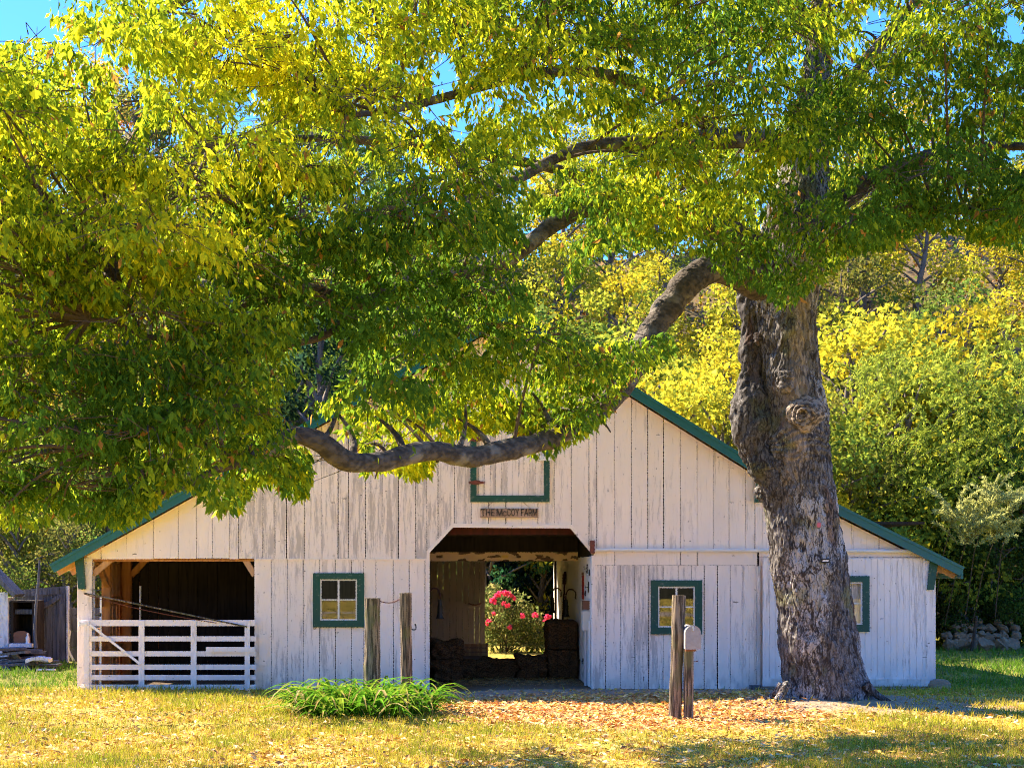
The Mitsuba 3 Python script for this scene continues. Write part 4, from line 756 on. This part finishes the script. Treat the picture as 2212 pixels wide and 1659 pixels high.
def bough(bs, shoots, cheap):
    global loff
    for B in bs:
        if cheap:
            u, v, Y = B; c = P(u, v, Y); size = rng.uniform(0.45, 0.95); m = int(shoots * size)
            a = rng.uniform(0, 2 * np.pi, m); rad = np.sqrt(rng.random(m)) * size
            o = c + np.stack([np.cos(a) * rad, np.sin(a) * rad, rng.normal(0.10, 0.13, m) - 0.30 * rad ** 2 / size], 1)
            d = unit(np.stack([np.cos(a) + rng.normal(0, 0.5, m), np.sin(a) + rng.normal(0, 0.5, m), rng.uniform(-0.25, 0.45, m)], 1))
        else:
            m = B[5]; c, o, d = clump(*B)
        nl = 9 if not cheap else 7
        Ls = rng.uniform(0.28, 0.55, m)
        t_ = np.linspace(0.12, 1, nl)[None, :, None]
        pos = o[:, None] + d[:, None] * Ls[:, None, None] * t_ - np.array([0, 0, 1]) * (Ls[:, None, None] * t_) ** 2 * 0.8
        pos = pos.reshape(-1, 3) + rng.normal(0, 0.02, (m * nl, 3)); k = len(pos)
        dd = np.repeat(d, nl, 0); sidew = np.cross(dd, [0, 0, 1.0]) * np.tile(np.where(np.arange(nl) % 2, 1, -1), m)[:, None]
        ax = unit(np.array([0, 0, -0.85]) + dd * 0.35 + unit(sidew) * 0.38 + rng.normal(0, 0.28, (k, 3)))
        uu, vv = U0 + pos[:, 0] * F / pos[:, 1], V0 - (pos[:, 2] - CAM_H) * F / pos[:, 1]
        ok = shapely.contains_xy(CROWN, uu, vv); tuft = meshkit.fbm(pos * [2.6, 2.6, 3.4], 2, 15); ok &= cheap | (tuft > 0.462 + 0.02 * np.clip((400 - vv) / 200, 0, 1) - 0.085 * np.clip((uu - 1050) / 350, 0, 1) + rng.normal(0, 0.03, k)) 
        if not cheap: ok &= ~(in_gap(uu, vv) & (rng.random(k) < 0.97))
        pos, ax = pos[ok], ax[ok]; uu, vv = uu[ok], vv[ok]; k = len(pos)
        if not k: continue
        L = rng.choice([0.055, 0.075, 0.095, 0.125], k) * rng.uniform(0.85, 1.2, k) * (1.15 if cheap else 1); W = L * rng.uniform(0.32, 0.44, k) * (1.3 if cheap else 1)
        vt, ft, per = leaf_mesh(pos, ax, rng.normal(0, 1, (k, 3)), L, W, rng, cheap)
        LV.append(vt); LF.append(ft + loff); LC.append(np.repeat(hue(pos, uu, vv, k), per, 0)); loff += len(vt)
        q = limb_pts[np.argmin(((limb_pts - c) ** 2).sum(1) + 0.6 * np.clip(limb_pts[:, 2] - c[2], 0, 9) ** 2)]
        line = q + (c - q) * np.linspace(0.15, 1, 8)[:, None]; lu, lv = U0 + line[:, 0] * F / line[:, 1], V0 - (line[:, 2] - CAM_H) * F / line[:, 1]
        if np.linalg.norm(q - c) < 2.6 and shapely.contains_xy(CROWN, lu, lv).all() and not in_gap(lu, lv).any():
            mid = (q + c) / 2 + [0, 0, 0.12]; TW.append(tube([q, mid, c], [0.022, 0.016, 0.008], 5, sub=4, cap=False))
            if not cheap:
                for s_ in range(0, m, 7):
                    e_ = o[s_] + d[s_] * Ls[s_] * 0.8 - [0, 0, Ls[s_] ** 2 * 0.6 - 0.12]
                    eu, ev = U0 + e_[0] * F / e_[1], V0 - (e_[2] - 0.25 - CAM_H) * F / e_[1]
                    if not shapely.contains_xy(CROWN, eu, ev) or in_gap(eu, ev, 1.4): continue
                    TW.append(tube([c + (o[s_] - c) * 0.5 + [0, 0, 0.05], o[s_], o[s_] + d[s_] * Ls[s_] * 0.8 - [0, 0, Ls[s_] ** 2 * 0.6]], [0.008, 0.006, 0.003], 3, cap=False))
bough(near_b, 0, False); nearleaves = loff // 5
bough(far_b, 40, True)
V_, F_, C_ = np.vstack(LV), np.vstack(LF), np.vstack(LC)
near = np.arange(nearleaves); cy = V_[near * 5, 1] / np.linalg.norm(V_[near * 5 + 4] - V_[near * 5], axis=1); pick = np.argsort(cy)[:900:4][:220]
for p_ in pick:
    k_ = slice(p_ * 5, p_ * 5 + 5); obj('leaf', (V_[k_], np.array([[0, 3, 1], [0, 2, 3], [3, 4, 1], [3, 2, 4]])), 'm_leaf', tree, color=C_[k_])
F_ = F_[~np.isin(F_[:, 0], np.concatenate([pick * 5 + q_ for q_ in range(5)]))]
obj('branches', cat(TW), 'm_twig', tree, kind='stuff')
obj('crown', (V_, F_), 'm_leaf', tree, color=C_, kind='stuff')
print('crown leaves', nearleaves, 'triangles', len(F_))

# ------------------------------------------------------------------ trees and shrubs behind the barn
def foliage(n, blobs, size, rng, droop=0.3, elong=0.6):
    """n leaf faces on and in a set of ellipsoid clumps (x, y, z, rx, ry, rz)."""
    b = np.array(blobs, float); wgt = b[:, 3] * b[:, 5]; k = rng.choice(len(b), n, p=wgt / wgt.sum())
    d = unit(rng.normal(0, 1, (n, 3))); r = rng.random(n) ** 0.28 * (1 + 0.12 * rng.normal(0, 1, n))
    pos = b[k, :3] + d * b[k, 3:] * r[:, None]
    pos += 0.10 * size / 0.1 * (np.stack([meshkit.noise(pos * 2.3, s) for s in (1, 2, 3)], 1) - 0.5)
    ax = unit(d * 0.5 + rng.normal(0, 0.7, (n, 3)) - [0, 0, droop]); L = size * rng.uniform(0.7, 1.5, n)
    return leaf_mesh(pos, ax, rng.normal(0, 1, (n, 3)), L, L * elong * rng.uniform(0.8, 1.2, n), rng, cheap=True) + (pos, k)
def proto_tree(seed, h, spread, n, size, bare=0.35, nblob=16):
    r = np.random.default_rng(seed); blobs, wood = [], []
    trunk = [[0, 0, -0.5], [r.normal(0, .15), r.normal(0, .15), h * 0.3], [r.normal(0, .25), r.normal(0, .25), h * 0.6], [r.normal(0, .3), r.normal(0, .3), h * 0.92]]
    wood.append(tube(trunk, [h * 0.022, h * 0.018, h * 0.012, h * 0.003], 7, sub=3, cap=False))
    for k in range(nblob):
        t_ = bare + (1 - bare) * (k + 0.5) / nblob; a = k * 2.4 + r.normal(0, .4); rad = spread * math.sin(math.pi * min(0.98, (t_ - bare * 0.6) / (1.02 - bare * 0.6))) ** 0.7 * r.uniform(0.45, 0.95)
        c = np.array([math.cos(a) * rad, math.sin(a) * rad, h * t_ + r.normal(0, .2)]); s = spread * r.uniform(0.20, 0.36)
        blobs.append([*c, s, s, s * 0.72]); i_ = np.array([0, 0, h * (t_ - 0.14)])
        wood.append(tube([i_, (i_ + c) / 2 + [0, 0, 0.1], c], [h * 0.008, h * 0.006, h * 0.003], 5, sub=2, cap=False))
    v, f, per, pos, kk = foliage(n, blobs, size, r)
    return cat(wood), v, f, per, pos, kk, len(blobs)
PROTO = {}
def get_proto(kind, variant):
    key = (kind, variant)
    if key not in PROTO:
        if kind == 'tree': PROTO[key] = proto_tree(100 + variant, 8.5, 2.6, 4200, 0.17, 0.22, 22)
        elif kind == 'tall': PROTO[key] = proto_tree(140 + variant, 14, 3.0, 2400, 0.24, 0.4, 18)
        elif kind == 'shrub': PROTO[key] = proto_tree(200 + variant, 3.0, 1.5, 5600, 0.066, 0.12, 24)
        else: PROTO[key] = proto_tree(300 + variant, 9, 2.0, 4200, 0.19, 0.08, 26)
    return PROTO[key]
brng = np.random.default_rng(77)
def place_tree(name, label, cat_, group, kind, x, y, z, s, col, col2=None, sz=1.0):
    t = thing(name, label, cat_, group)
    wood, v, f, per, pos, kk, nb = get_proto(kind, int(brng.integers(0, 4)))
    a = brng.uniform(0, 2 * np.pi); R_ = np.array([[math.cos(a), -math.sin(a), 0], [math.sin(a), math.cos(a), 0], [0, 0, 1]]); sc = np.array([s, s, s * sz])
    wv = np.array(wood.vertices) @ R_.T * sc + [x, y, z]; lv = v @ R_.T * sc + [x, y, z]
    obj('trunk', trimesh.Trimesh(wv, wood.faces, process=False), 'm_farbark', t, smooth=True)
    n = len(pos); c = np.array(col, float); c2 = np.array(col2 if col2 is not None else col, float)
    bl = brng.uniform(0, 1, nb); w = np.clip(bl[kk] * 1.0 + brng.normal(0.0, 0.22, n), 0, 1)[:, None]
    C = (c * (1 - w) + c2 * w) * (0.75 + 0.5 * brng.random(nb))[kk][:, None] * brng.uniform(0.65, 1.3, (n, 1))
    obj('crown', (lv, f), 'm_leaffar', t, color=np.repeat(C, per, 0))
    return t
YEL, YGR, GRN, DRK, ORG, OLV, EVG = (0.62, 0.50, 0.03), (0.30, 0.37, 0.045), (0.12, 0.21, 0.035), (0.045, 0.085, 0.022), (0.48, 0.22, 0.05), (0.22, 0.20, 0.05), (0.02, 0.06, 0.045)
KINDS = [('yellow', YEL, YGR, 'bright yellow autumn tree on the hillside behind the barn'), ('yellow green', YGR, YEL, 'yellow-green autumn tree on the hillside behind the barn'),
         ('green', GRN, YGR, 'green tree on the hillside behind the barn'), ('orange', ORG, YEL, 'orange-brown autumn tree on the hillside behind the barn'), ('olive', OLV, GRN, 'dull olive tree on the hillside behind the barn')]
tr = random.Random(9)
rows = [(40, 17, 9.0), (47, 18, 10.0), (56, 18, 12.5), (66, 18, 16.0), (78, 18, 19.0)]
for (y0, nrow, half) in rows:
    for k in range(nrow):
        u = -150 + 2500 * (k + tr.uniform(0.1, 0.9)) / nrow; y = y0 + tr.uniform(-3, 3); x = PX(u, y)
        if y0 == 40 and 480 < u < 1010: continue
        rnd = tr.random()
        if 1150 < u < 1750 or (u > 1150 and y0 < 50): kd = KINDS[0] if rnd < 0.38 else KINDS[1] if rnd < 0.8 else KINDS[2]
        elif u > 1150: kd = KINDS[0] if rnd < 0.25 else KINDS[1] if rnd < 0.58 else KINDS[4] if rnd < 0.74 else KINDS[3] if rnd < 0.84 else KINDS[2]
        else: kd = KINDS[4] if rnd < 0.30 else KINDS[2] if rnd < 0.55 else KINDS[1] if rnd < 0.8 else KINDS[3]
        bins = [(150, 'at the far left edge'), (420, 'above the left shed'), (700, 'above the left roof slope'), (1000, 'left of the barn ridge'), (1250, 'above the barn ridge'), (1450, 'above the right roof slope'), (1620, 'left of the big trunk'), (1830, 'behind the big trunk'), (2030, 'right of the big trunk'), (9999, 'at the right edge')]
        lab = f"{kd[0]} autumn tree {dict(zip((40, 47, 56, 66, 78), ('at the foot of', 'low on', 'halfway up', 'high on', 'on the crest of')))[y0]} the hillside, {next(b for a, b in bins if u < a)}"
        place_tree('hillside_tree', lab, 'tree', kd[0] + ' trees on the hillside behind the barn', 'tree', x, y, float(hz(np.array(x), np.array(y))) - 0.2, tr.uniform(0.75, 1.05), kd[1], kd[2])
place_tree('evergreen_tree', 'dark blue-green evergreen seen behind the left roof slope', 'tree', None, 'ever', PX(690, 41), 41, 0.2, 0.98, EVG, DRK)
place_tree('evergreen_tree', 'dark evergreen behind the barn seen through the passage above the flowers', 'tree', None, 'ever', PX(1130, 39.0), 38.8, 0, 0.85, EVG, (0.02, 0.05, 0.07))
place_tree('garden_tree', 'green tree whose hanging branch shows at the top of the passage opening', 'tree', None, 'tree', PX(1060, 36.5), 36.8, -0.6, 0.5, (0.03, 0.11, 0.05), GRN)
place_tree('tall_tree', 'tall thin greyish tree seen against the sky at the upper left', 'tree', None, 'tall', PX(285, 52), 52, 2.0, 1.05, (0.28, 0.22, 0.14), (0.2, 0.2, 0.1))
for k, (u, y, sc_) in enumerate(((1000, 37.5, .5), (1080, 38.2, .55), (1175, 37.6, .52), (1240, 38.5, .55))):
    place_tree('evergreen_tree', 'dark blue-green evergreen seen through the passage, ' + ['leftmost', 'behind the roses', 'right of the roses', 'rightmost'][k], 'tree', None, 'ever', PX(u, y), y, -0.3, sc_, (0.012, 0.035, 0.03), (0.01, 0.03, 0.045))
n = 55000; uu = brng.uniform(-150, 2350, n); yy = 1 / brng.uniform(1 / 84, 1 / 39.5, n); xx = (uu - U0) * yy / F; ux = meshkit.fbm(np.stack([xx * 0.35, yy * 0.35, 0 * xx], 1), 3, 12)
pos = np.stack([xx, yy, hz(xx, yy) + brng.random(n) ** 1.5 * np.clip((ux - 0.35) * 8, 0.2, 2.2)], 1); L = brng.uniform(0.12, 0.22, n) * yy / 50
v, f, per = leaf_mesh(pos, unit(brng.normal(0, 1, (n, 3))), brng.normal(0, 1, (n, 3)), L, L * 0.7, brng, True)
pal = np.array([YEL, YGR, OLV, ORG, GRN, (0.30, 0.22, 0.13), (0.25, 0.16, 0.08)]); C = pal[np.clip((ux * 1.6 - 0.3 + brng.normal(0, 0.25, n)) * 7, 0, 6).astype(int)] * brng.uniform(0.6, 1.2, (n, 1))
obj('undergrowth', (v, f), 'm_leaffar', color=np.repeat(C, per, 0), label='yellow, olive and brown brush covering the hillside behind the barn', kind='stuff')
# shrubs at both ends of the barn
SH = [(1880, 36.0, 1.4, YGR, GRN), (1985, 35.6, 1.45, GRN, DRK), (2090, 35.9, 1.4, GRN, DRK), (2200, 35.8, 1.5, GRN, DRK), (2290, 36, 1.6, GRN, YGR), (1960, 36, 2.1, YGR, YEL), (2090, 36.5, 2.2, YGR, GRN), (2220, 37, 2.2, GRN, YGR), (1840, 35, 1.9, YGR, GRN), (1560, 34.0, 1.9, YEL, YGR), (1460, 34.5, 2.1, YEL, YGR), (1680, 34, 1.9, YGR, OLV), (1400, 36, 2.0, YEL, YGR),
      (2060, 35.2, 0.95, DRK, GRN), (2150, 35.2, 0.9, DRK, GRN), (2240, 35.2, 1.0, DRK, GRN), (1990, 35.2, 0.9, DRK, OLV)]
PLACE = ['just right of the big trunk above the low roof end', 'just behind the right eave of the barn', 'rising above the middle of the stone pile', 'filling the right edge of the view', 'mostly cut off by the right edge', 'standing tall behind the right eave of the barn', 'standing tall above the stone pile', 'standing tall at the right edge', 'directly behind the upper part of the big trunk', 'above the roof slope just left of the big trunk', 'above the roof slope under the drooping limb', 'peeping between the roof slope and the big trunk', 'near the barn ridge behind the drooping limb',
         'over the left half of the stone pile', 'over the right half of the stone pile', 'at the right end of the stone pile', 'beside the right corner of the barn']
for k, (u, y, s, c, c2) in enumerate(SH):
    nm = {YEL: 'bright yellow', YGR: 'yellow-green', GRN: 'green', DRK: 'low dark green'}[c]
    place_tree('shrub', f'{nm} leafy shrub {PLACE[k]}', 'shrub', None, 'shrub', PX(u, y), y, -0.1, s, c, c2)
PLACE = ['at the far left edge behind the white shed', 'behind the top of the grey plank door', 'cut off by the left edge of the view', 'behind the left corner bracket of the barn', 'standing tall above the grey plank door', 'rising behind the left end of the barn roof', 'standing tall behind the white shed']
for k, (u, y, s, c, c2) in enumerate(((40, 33, 1.2, OLV, YGR), (150, 32.5, 1.05, GRN, OLV), (-60, 33.5, 1.4, OLV, GRN), (230, 34, 1.3, GRN, OLV), (120, 36, 1.7, OLV, YGR), (330, 36, 1.7, OLV, GRN), (20, 37, 2.0, GRN, YGR))):
    place_tree('shrub', ('olive' if c == OLV else 'green') + ' leafy shrub ' + PLACE[k], 'shrub', None, 'shrub', PX(u, y), y, -0.1, s, c, c2)
# bush with long arching shoots
sp = thing('arching_bush', 'spiky bush with long pale sunlit arching shoots beyond the right end of the barn', 'bush')
r = np.random.default_rng(31); V, Fc, C, off, stems = [], [], [], 0, []
def shoot(base, d, L, nl, leaf, col):
    global off
    k = np.linspace(0, 1, nl); arch = d[None] * (k * L)[:, None] + np.array([0, 0, -1.0]) * (k ** 2 * L * 0.35)[:, None]; p = base + arch
    stems.append(tube(p[::max(1, nl // 6)], np.linspace(0.008, 0.003, len(p[::max(1, nl // 6)])), 4, cap=False))
    t_ = unit(np.gradient(p, axis=0)); q = np.repeat(p, 3, 0); ax = unit(np.repeat(t_, 3, 0) * 0.8 + r.normal(0, 0.5, (len(q), 3))); Ls = leaf * r.uniform(0.7, 1.2, len(q))
    v, f, per = leaf_mesh(q, ax, r.normal(0, 1, (len(q), 3)), Ls, Ls * 0.3, r, True); V.append(v); Fc.append(f + off); off += len(v)
    C.append(np.repeat(np.array(col) * r.uniform(0.7, 1.25, (len(q), 1)), per, 0))
for (u, v_, n_, Y) in ((2090, 1165, 34, 31.5), (2150, 1160, 22, 31.6), (2190, 1100, 16, 31.9), (2130, 1100, 16, 31.7), (2060, 1115, 12, 31.6)):
    b = P(u, v_, Y)
    stems.append(tube([[b[0] + 0.2, 33.5, b[2] * 0.25], [b[0] + 0.1, Y + 1.0, b[2] * 0.7], b], [0.014, 0.012, 0.008], 5, cap=False))
    for k in range(n_):
        a = r.uniform(-1, 1); d = unit(np.array([a * 0.9 + 0.15, r.normal(0, 0.4), r.uniform(0.5, 1.2)])); shoot(b + r.normal(0, 0.08, 3), d, r.uniform(0.6, 1.3), 46, 0.085, (0.50, 0.52, 0.18))
for k in range(230):
    u, v_, Y = r.uniform(1830, 2260), r.uniform(780, 1080), r.uniform(32.8, 34.5); b = P(u, v_, Y); d = unit(np.array([r.normal(0.35, 0.5), r.normal(0, 0.4), 1.0])); shoot(b, d, r.uniform(0.6, 1.3), 30, 0.085, (0.36, 0.44, 0.06))
stems.append(tube([[PX(2110, 33.5), 33.8, 0], [PX(2110, 33.5), 33.5, 0.8]], [0.05, 0.03], 6))
obj('stems', cat(stems), 'm_twig', sp, kind='stuff'); obj('foliage', (np.vstack(V), np.vstack(Fc)), 'm_leaffar', sp, color=np.vstack(C), kind='stuff')
# flowering bush behind the passage
rs = thing('rose_bush', 'rose bush with pink red blossoms standing in the sun behind the barn passage', 'rose bush'); r = np.random.default_rng(41)
YRS = 33.2
blobs = []
for (u, v_, s) in ((1075, 1300, .33), (1110, 1305, .36), (1060, 1335, .36), (1100, 1345, .42), (1140, 1335, .36), (1170, 1365, .36), (1085, 1380, .40), (1130, 1385, .40), (1160, 1390, .30), (1045, 1370, .34), (1040, 1310, .25), (1065, 1275, .16), (1052, 1282, .16)):
    c = P(u, v_, YRS + r.uniform(-.3, .3)); blobs.append([*c, s, s, s * .85])
v, f, per, pos, kk = foliage(4200, blobs, 0.075, r, 0.1, 0.55)
C = np.where(r.random((len(pos), 1)) < 0.75, [0.13, 0.17, 0.05], [0.38, 0.36, 0.13]) * r.uniform(0.6, 1.3, (len(pos), 1))
obj('foliage', (v, f), 'm_leaffar', rs, color=np.repeat(C, per, 0), kind='stuff')
for k in range(9):
    e_ = np.array(blobs[k][:3]); b = np.array([PX(1098, YRS) + r.normal(0, .12), YRS + r.normal(0, .1), 0]); obj('stem', tube([b, (b + e_) / 2 + [0, 0, .1], e_], [0.018, 0.013, 0.006], 5, sub=3, cap=False), 'm_twig', rs)
for (u, v_, s) in ((1078, 1283, .10), (1090, 1281, .09), (1100, 1284, .10), (1066, 1298, .12), (1108, 1290, .07), (1088, 1304, .08), (1097, 1309, .09), (1066, 1326, .07), (1056, 1345, .11), (1101, 1355, .08), (1128, 1331, .09), (1156, 1330, .10), (1181, 1332, .08), (1186, 1334, .08), (1177, 1341, .08), (1112, 1294, .06), (1072, 1287, .08)):
    c = P(u, v_, YRS - 0.42); n_ = 22; d = unit(r.normal(0, 1, (n_, 3))); v, f, per = leaf_mesh(c + d * s * 0.15, unit(d + [0, 0, .3]), r.normal(0, 1, (n_, 3)), np.full(n_, s * 0.75), np.full(n_, s * 0.7), r, True)
    obj('blossom', (v, f), 'm_petal', rs, color=np.tile(np.array([0.85, 0.10, 0.24]) * r.uniform(0.8, 1.15), (len(v), 1)))
# stone pile
pl = thing('stone_pile', 'heap of brown field stones under the dark shrubs at the right edge', 'stones'); r = random.Random(6)
for row, (v_, n_, s) in enumerate(((1393, 11, .19), (1375, 9, .17), (1358, 7, .15), (1345, 4, .12))):
    for k in range(n_):
        u = 2040 + 150 * (k + r.uniform(.2, .8)) / n_ + row * 4; Y = 34.0 + 0.25 * row; m = rock(s * r.uniform(.75, 1.3), s, s * r.uniform(.6, .95), 20 + row * 20 + k)
        m.apply_transform(trimesh.transformations.rotation_matrix(r.uniform(0, 6), [0.3, 0.2, 1])); m.apply_translation(P(u, v_, Y)); obj('stone', m, 'm_stone', pl)

# ------------------------------------------------------------------ sheds and lumber at the left edge
YS = 28.5
sh = thing('white_shed', 'small weathered white board shed with a gable roof at the left edge', 'shed')
x1 = PX(17, YS); x0 = x1 - 2.4; zt = PZ(1291, YS)
for k in range(10): obj('board', bx(x0 + k * 0.24 + 0.003, x0 + (k + 1) * 0.24 - 0.003, YS, YS + 0.03, 0, zt + (k + 0.5 if k < 5 else 9.5 - k) * 0.24 * 1.0 - 0.02), 'm_shedwhite', sh)
obj('side_wall', bx(x1 - 0.03, x1, YS + 0.031, YS + 0.45, 0, zt), 'm_shedwhite', sh)
xm_ = (x0 + x1) / 2
for s in (-1, 1):
    a, b = np.array([xm_, zt + 1.35]), np.array([xm_ + s * 1.34, zt + 0.01]); d = unit(b - a); n_ = np.array([-d[1], d[0]]) * s
    obj('roof', cat(slab(Polygon([a, b, b + n_ * .08, a + n_ * .08]), YS - 0.15, YS + 0.5)), 'm_greywood', sh)
ca = thing('open_cupboard', 'dark open fronted cupboard with a shelf beside the white shed', 'cupboard')
a, b = PX(18, YS - .1), PX(70, YS - .1); Yc = YS + 0.05
obj('frame', cat([bx(a, a + .05, Yc, Yc + .7, 0, PZ(1302, YS)), bx(b - .05, b, Yc, Yc + .7, 0, PZ(1302, YS)), bx(a + .05, b - .05, Yc + .66, Yc + .7, 0, PZ(1302, YS)), bx(a, b, Yc, Yc + .7, PZ(1302, YS) + .001, PZ(1298, YS))]), 'm_inner', ca)
obj('shelf', bx(a + .06, b - .06, Yc + .1, Yc + .6, PZ(1327, YS), PZ(1317, YS)), 'm_greywood', ca); obj('bench', bx(a, b - .02, Yc - .12, Yc - .004, PZ(1398, YS), PZ(1390, YS)), 'm_shedwhite', ca)
hb = Polygon([(PX(23, YS), PZ(1390, YS)), (PX(64, YS), PZ(1390, YS))] + [(PX(43.5 + 20.5 * math.cos(t_), YS), PZ(1376 - 13 * math.sin(t_), YS)) for t_ in np.linspace(0, math.pi, 13)])
t = thing('headboard', 'reddish brown arched wooden board standing in the dark cupboard', 'headboard'); obj('panel', cat(slab(hb, Yc + .01, Yc + .04)), 'm_brown', t); obj('foot', bx(PX(24, YS), PX(63, YS), Yc + 0.041, Yc + .1, PZ(1391, YS) + .004, PZ(1388, YS)), 'm_brown', t)
bt = thing('bottle', 'small white bottle standing on the bench by the cupboard', 'bottle'); m = lathe([(0.001, 0), (.035, 0), (.035, .12), (.015, .15), (.015, .17)], 14); m.apply_translation([PX(60, YS), Yc - .06, PZ(1390, YS)]); obj('body', m, 'm_white', bt, smooth=40); m = lathe([(0.001, .171), (.018, .171), (.018, .2), (.001, .2)], 10); m.apply_translation([PX(60, YS), Yc - .06, PZ(1390, YS)]); obj('cap', m, 'm_white', bt)
dr_ = thing('plank_door', 'big dark grey plank door with a diagonal brace leaning by the cupboard', 'door'); Yd = YS + 0.9
def pd(u, v): return (PX(u, Yd), PZ(v, Yd))
us = np.linspace(37, 144, 8)
top_v = lambda u: 1275 - (u - 37) * 9 / 107
for k in range(7): obj('plank', cat(slab(Polygon([pd(us[k] + .4, 1436), pd(us[k + 1] - .4, 1436), pd(us[k + 1] - .4, top_v(us[k + 1])), pd(us[k] + .4, top_v(us[k]))]), Yd, Yd + .03)), 'm_greywood', dr_)
obj('rail', cat(slab(Polygon([pd(37, 1290), pd(128, 1283), pd(128, 1268), pd(37, 1276)]), Yd - .03, Yd - .001)), 'm_greywood', dr_); obj('stile', cat(slab(Polygon([pd(124, 1436), pd(141, 1436), pd(141, 1283), pd(124, 1283.5)]), Yd - .032, Yd - .002)), 'm_greywood', dr_)
obj('brace', beam([*pd(76, 1322)][0:1] + [Yd - .05] + [*pd(76, 1322)][1:], [*pd(128, 1290)][0:1] + [Yd - .05] + [*pd(128, 1290)][1:], .04, .09), 'm_greywood', dr_); obj('edge', cat(slab(Polygon([pd(145, 1436), pd(148, 1436), pd(148.5, 1266), pd(145, 1266)]), Yd - .05, Yd + .06)), 'm_shedwhite', dr_)
t = thing('leaning_pole', 'long pale pole leaning in front of the dark plank door', 'pole'); obj('shaft', tube([P(78, 1400, YS - .3), P(76, 1340, YS - .25), P(80, 1290, YS - .2), P(85, 1210, YS - .1)], [.035, .03, .028, .02], 8, sub=4), 'm_greywood', t, smooth=40)
lp = thing('lumber_pile', 'heap of old grey planks and scraps stacked before the white shed', 'lumber'); r = random.Random(2); YL = 27.4
for (u0, v0_, u1, v1_, w, dz) in ((-30, 1404, 55, 1400, .16, 0), (-20, 1416, 60, 1408, .2, .1), (5, 1409, 100, 1410, .1, .2), (-30, 1440, 80, 1431, .12, -.1), (-10, 1430, 75, 1424, .14, .15), (30, 1402, 92, 1406, .09, .3), (20, 1424, 95, 1418, .12, .25), (-30, 1424, 40, 1420, .1, .35), (45, 1441, 130, 1436, .12, .3), (60, 1432, 128, 1428, .1, .5), (30, 1412, 46, 1432, .1, -.12)):
    obj('plank', beam(P(u0, v0_, YL + dz), P(u1, v1_, YL + dz + r.uniform(-.2, .3)), r.uniform(.2, .4) if w > .1 else .1, .045), 'm_greywood', lp)
for u, du in ((4, 14), (48, 16)): obj('leg', beam(P(u, 1437, YL - .05), np.array([PX(u + du, YL - .3), YL - .3, -.02]), .09, .09), 'm_greywood', lp)
m = trimesh.creation.box(extents=[.42, .3, .06]).subdivide().subdivide().subdivide(); v = np.array(m.vertices); v[:, 2] += .12 * (meshkit.fbm(v * 6, 3, 4) - .5) - v[:, 0] ** 2 * .6; v += P(84, 1422, YL - .15); obj('crumpled_sheet', trimesh.Trimesh(v, m.faces, process=False), 'm_shedwhite', label='crumpled pale sheet lying on the planks', cat='sheet', smooth=60)
t = obj('white_plank', beam(P(80, 1452, 27.0) * [1, 1, 0] + [0, 0, .03], P(120, 1449, 27.0) * [1, 1, 0] + [0, 0, .03], .12, .03), 'm_white', label='short white plank lying on the grass by the lumber', cat='plank')
fn_ = thing('board_fence', 'grey board fence panel between the plank door and the barn corner', 'fence')
for k, (v0_, v1_) in enumerate(((1314, 1328), (1330, 1362), (1364, 1398), (1400, 1436))): obj('board', bx(PX(146, 30), PX(215, 30), 30.0 + .004 * k, 30.03, PZ(v1_, 30), PZ(v0_, 30)), 'm_greywood', fn_)
obj('post', bx(PX(150, 30), PX(154, 30), 29.93, 29.998, 0, PZ(1312, 30)), 'm_greywood', fn_)
t = thing('hose', 'pale bent hose hanging down the board fence', 'hose'); obj('tube', tube([P(145, 1364, 29.6), P(149, 1362, 29.6), P(148, 1385, 29.6), P(153, 1415, 29.6), P(163, 1436, 29.6)], .022, 8, sub=6), 'm_galv', t, smooth=40)
same = {}
for k_, d_ in labels.items():
    if k_.startswith('hillside_tree') and '__' not in k_: same.setdefault(d_['label'], []).append(k_)
for ks in same.values():
    if len(ks) > 1:
        ks.sort(key=lambda k_: np.mean(meshkit.WRITTEN[scene[k_ + '__trunk']['filename']][0][:, 0] / meshkit.WRITTEN[scene[k_ + '__trunk']['filename']][0][:, 1]))
        for i_, k_ in enumerate(ks): labels[k_]['label'] += ', ' + ('leftmost' if i_ == 0 else 'rightmost' if i_ == len(ks) - 1 else 'middle')
tot = sum(len(meshkit.WRITTEN[d['filename']][1]) for d in scene.values() if d.get('type') == 'ply')
print('entries', len(scene), 'triangles', tot)
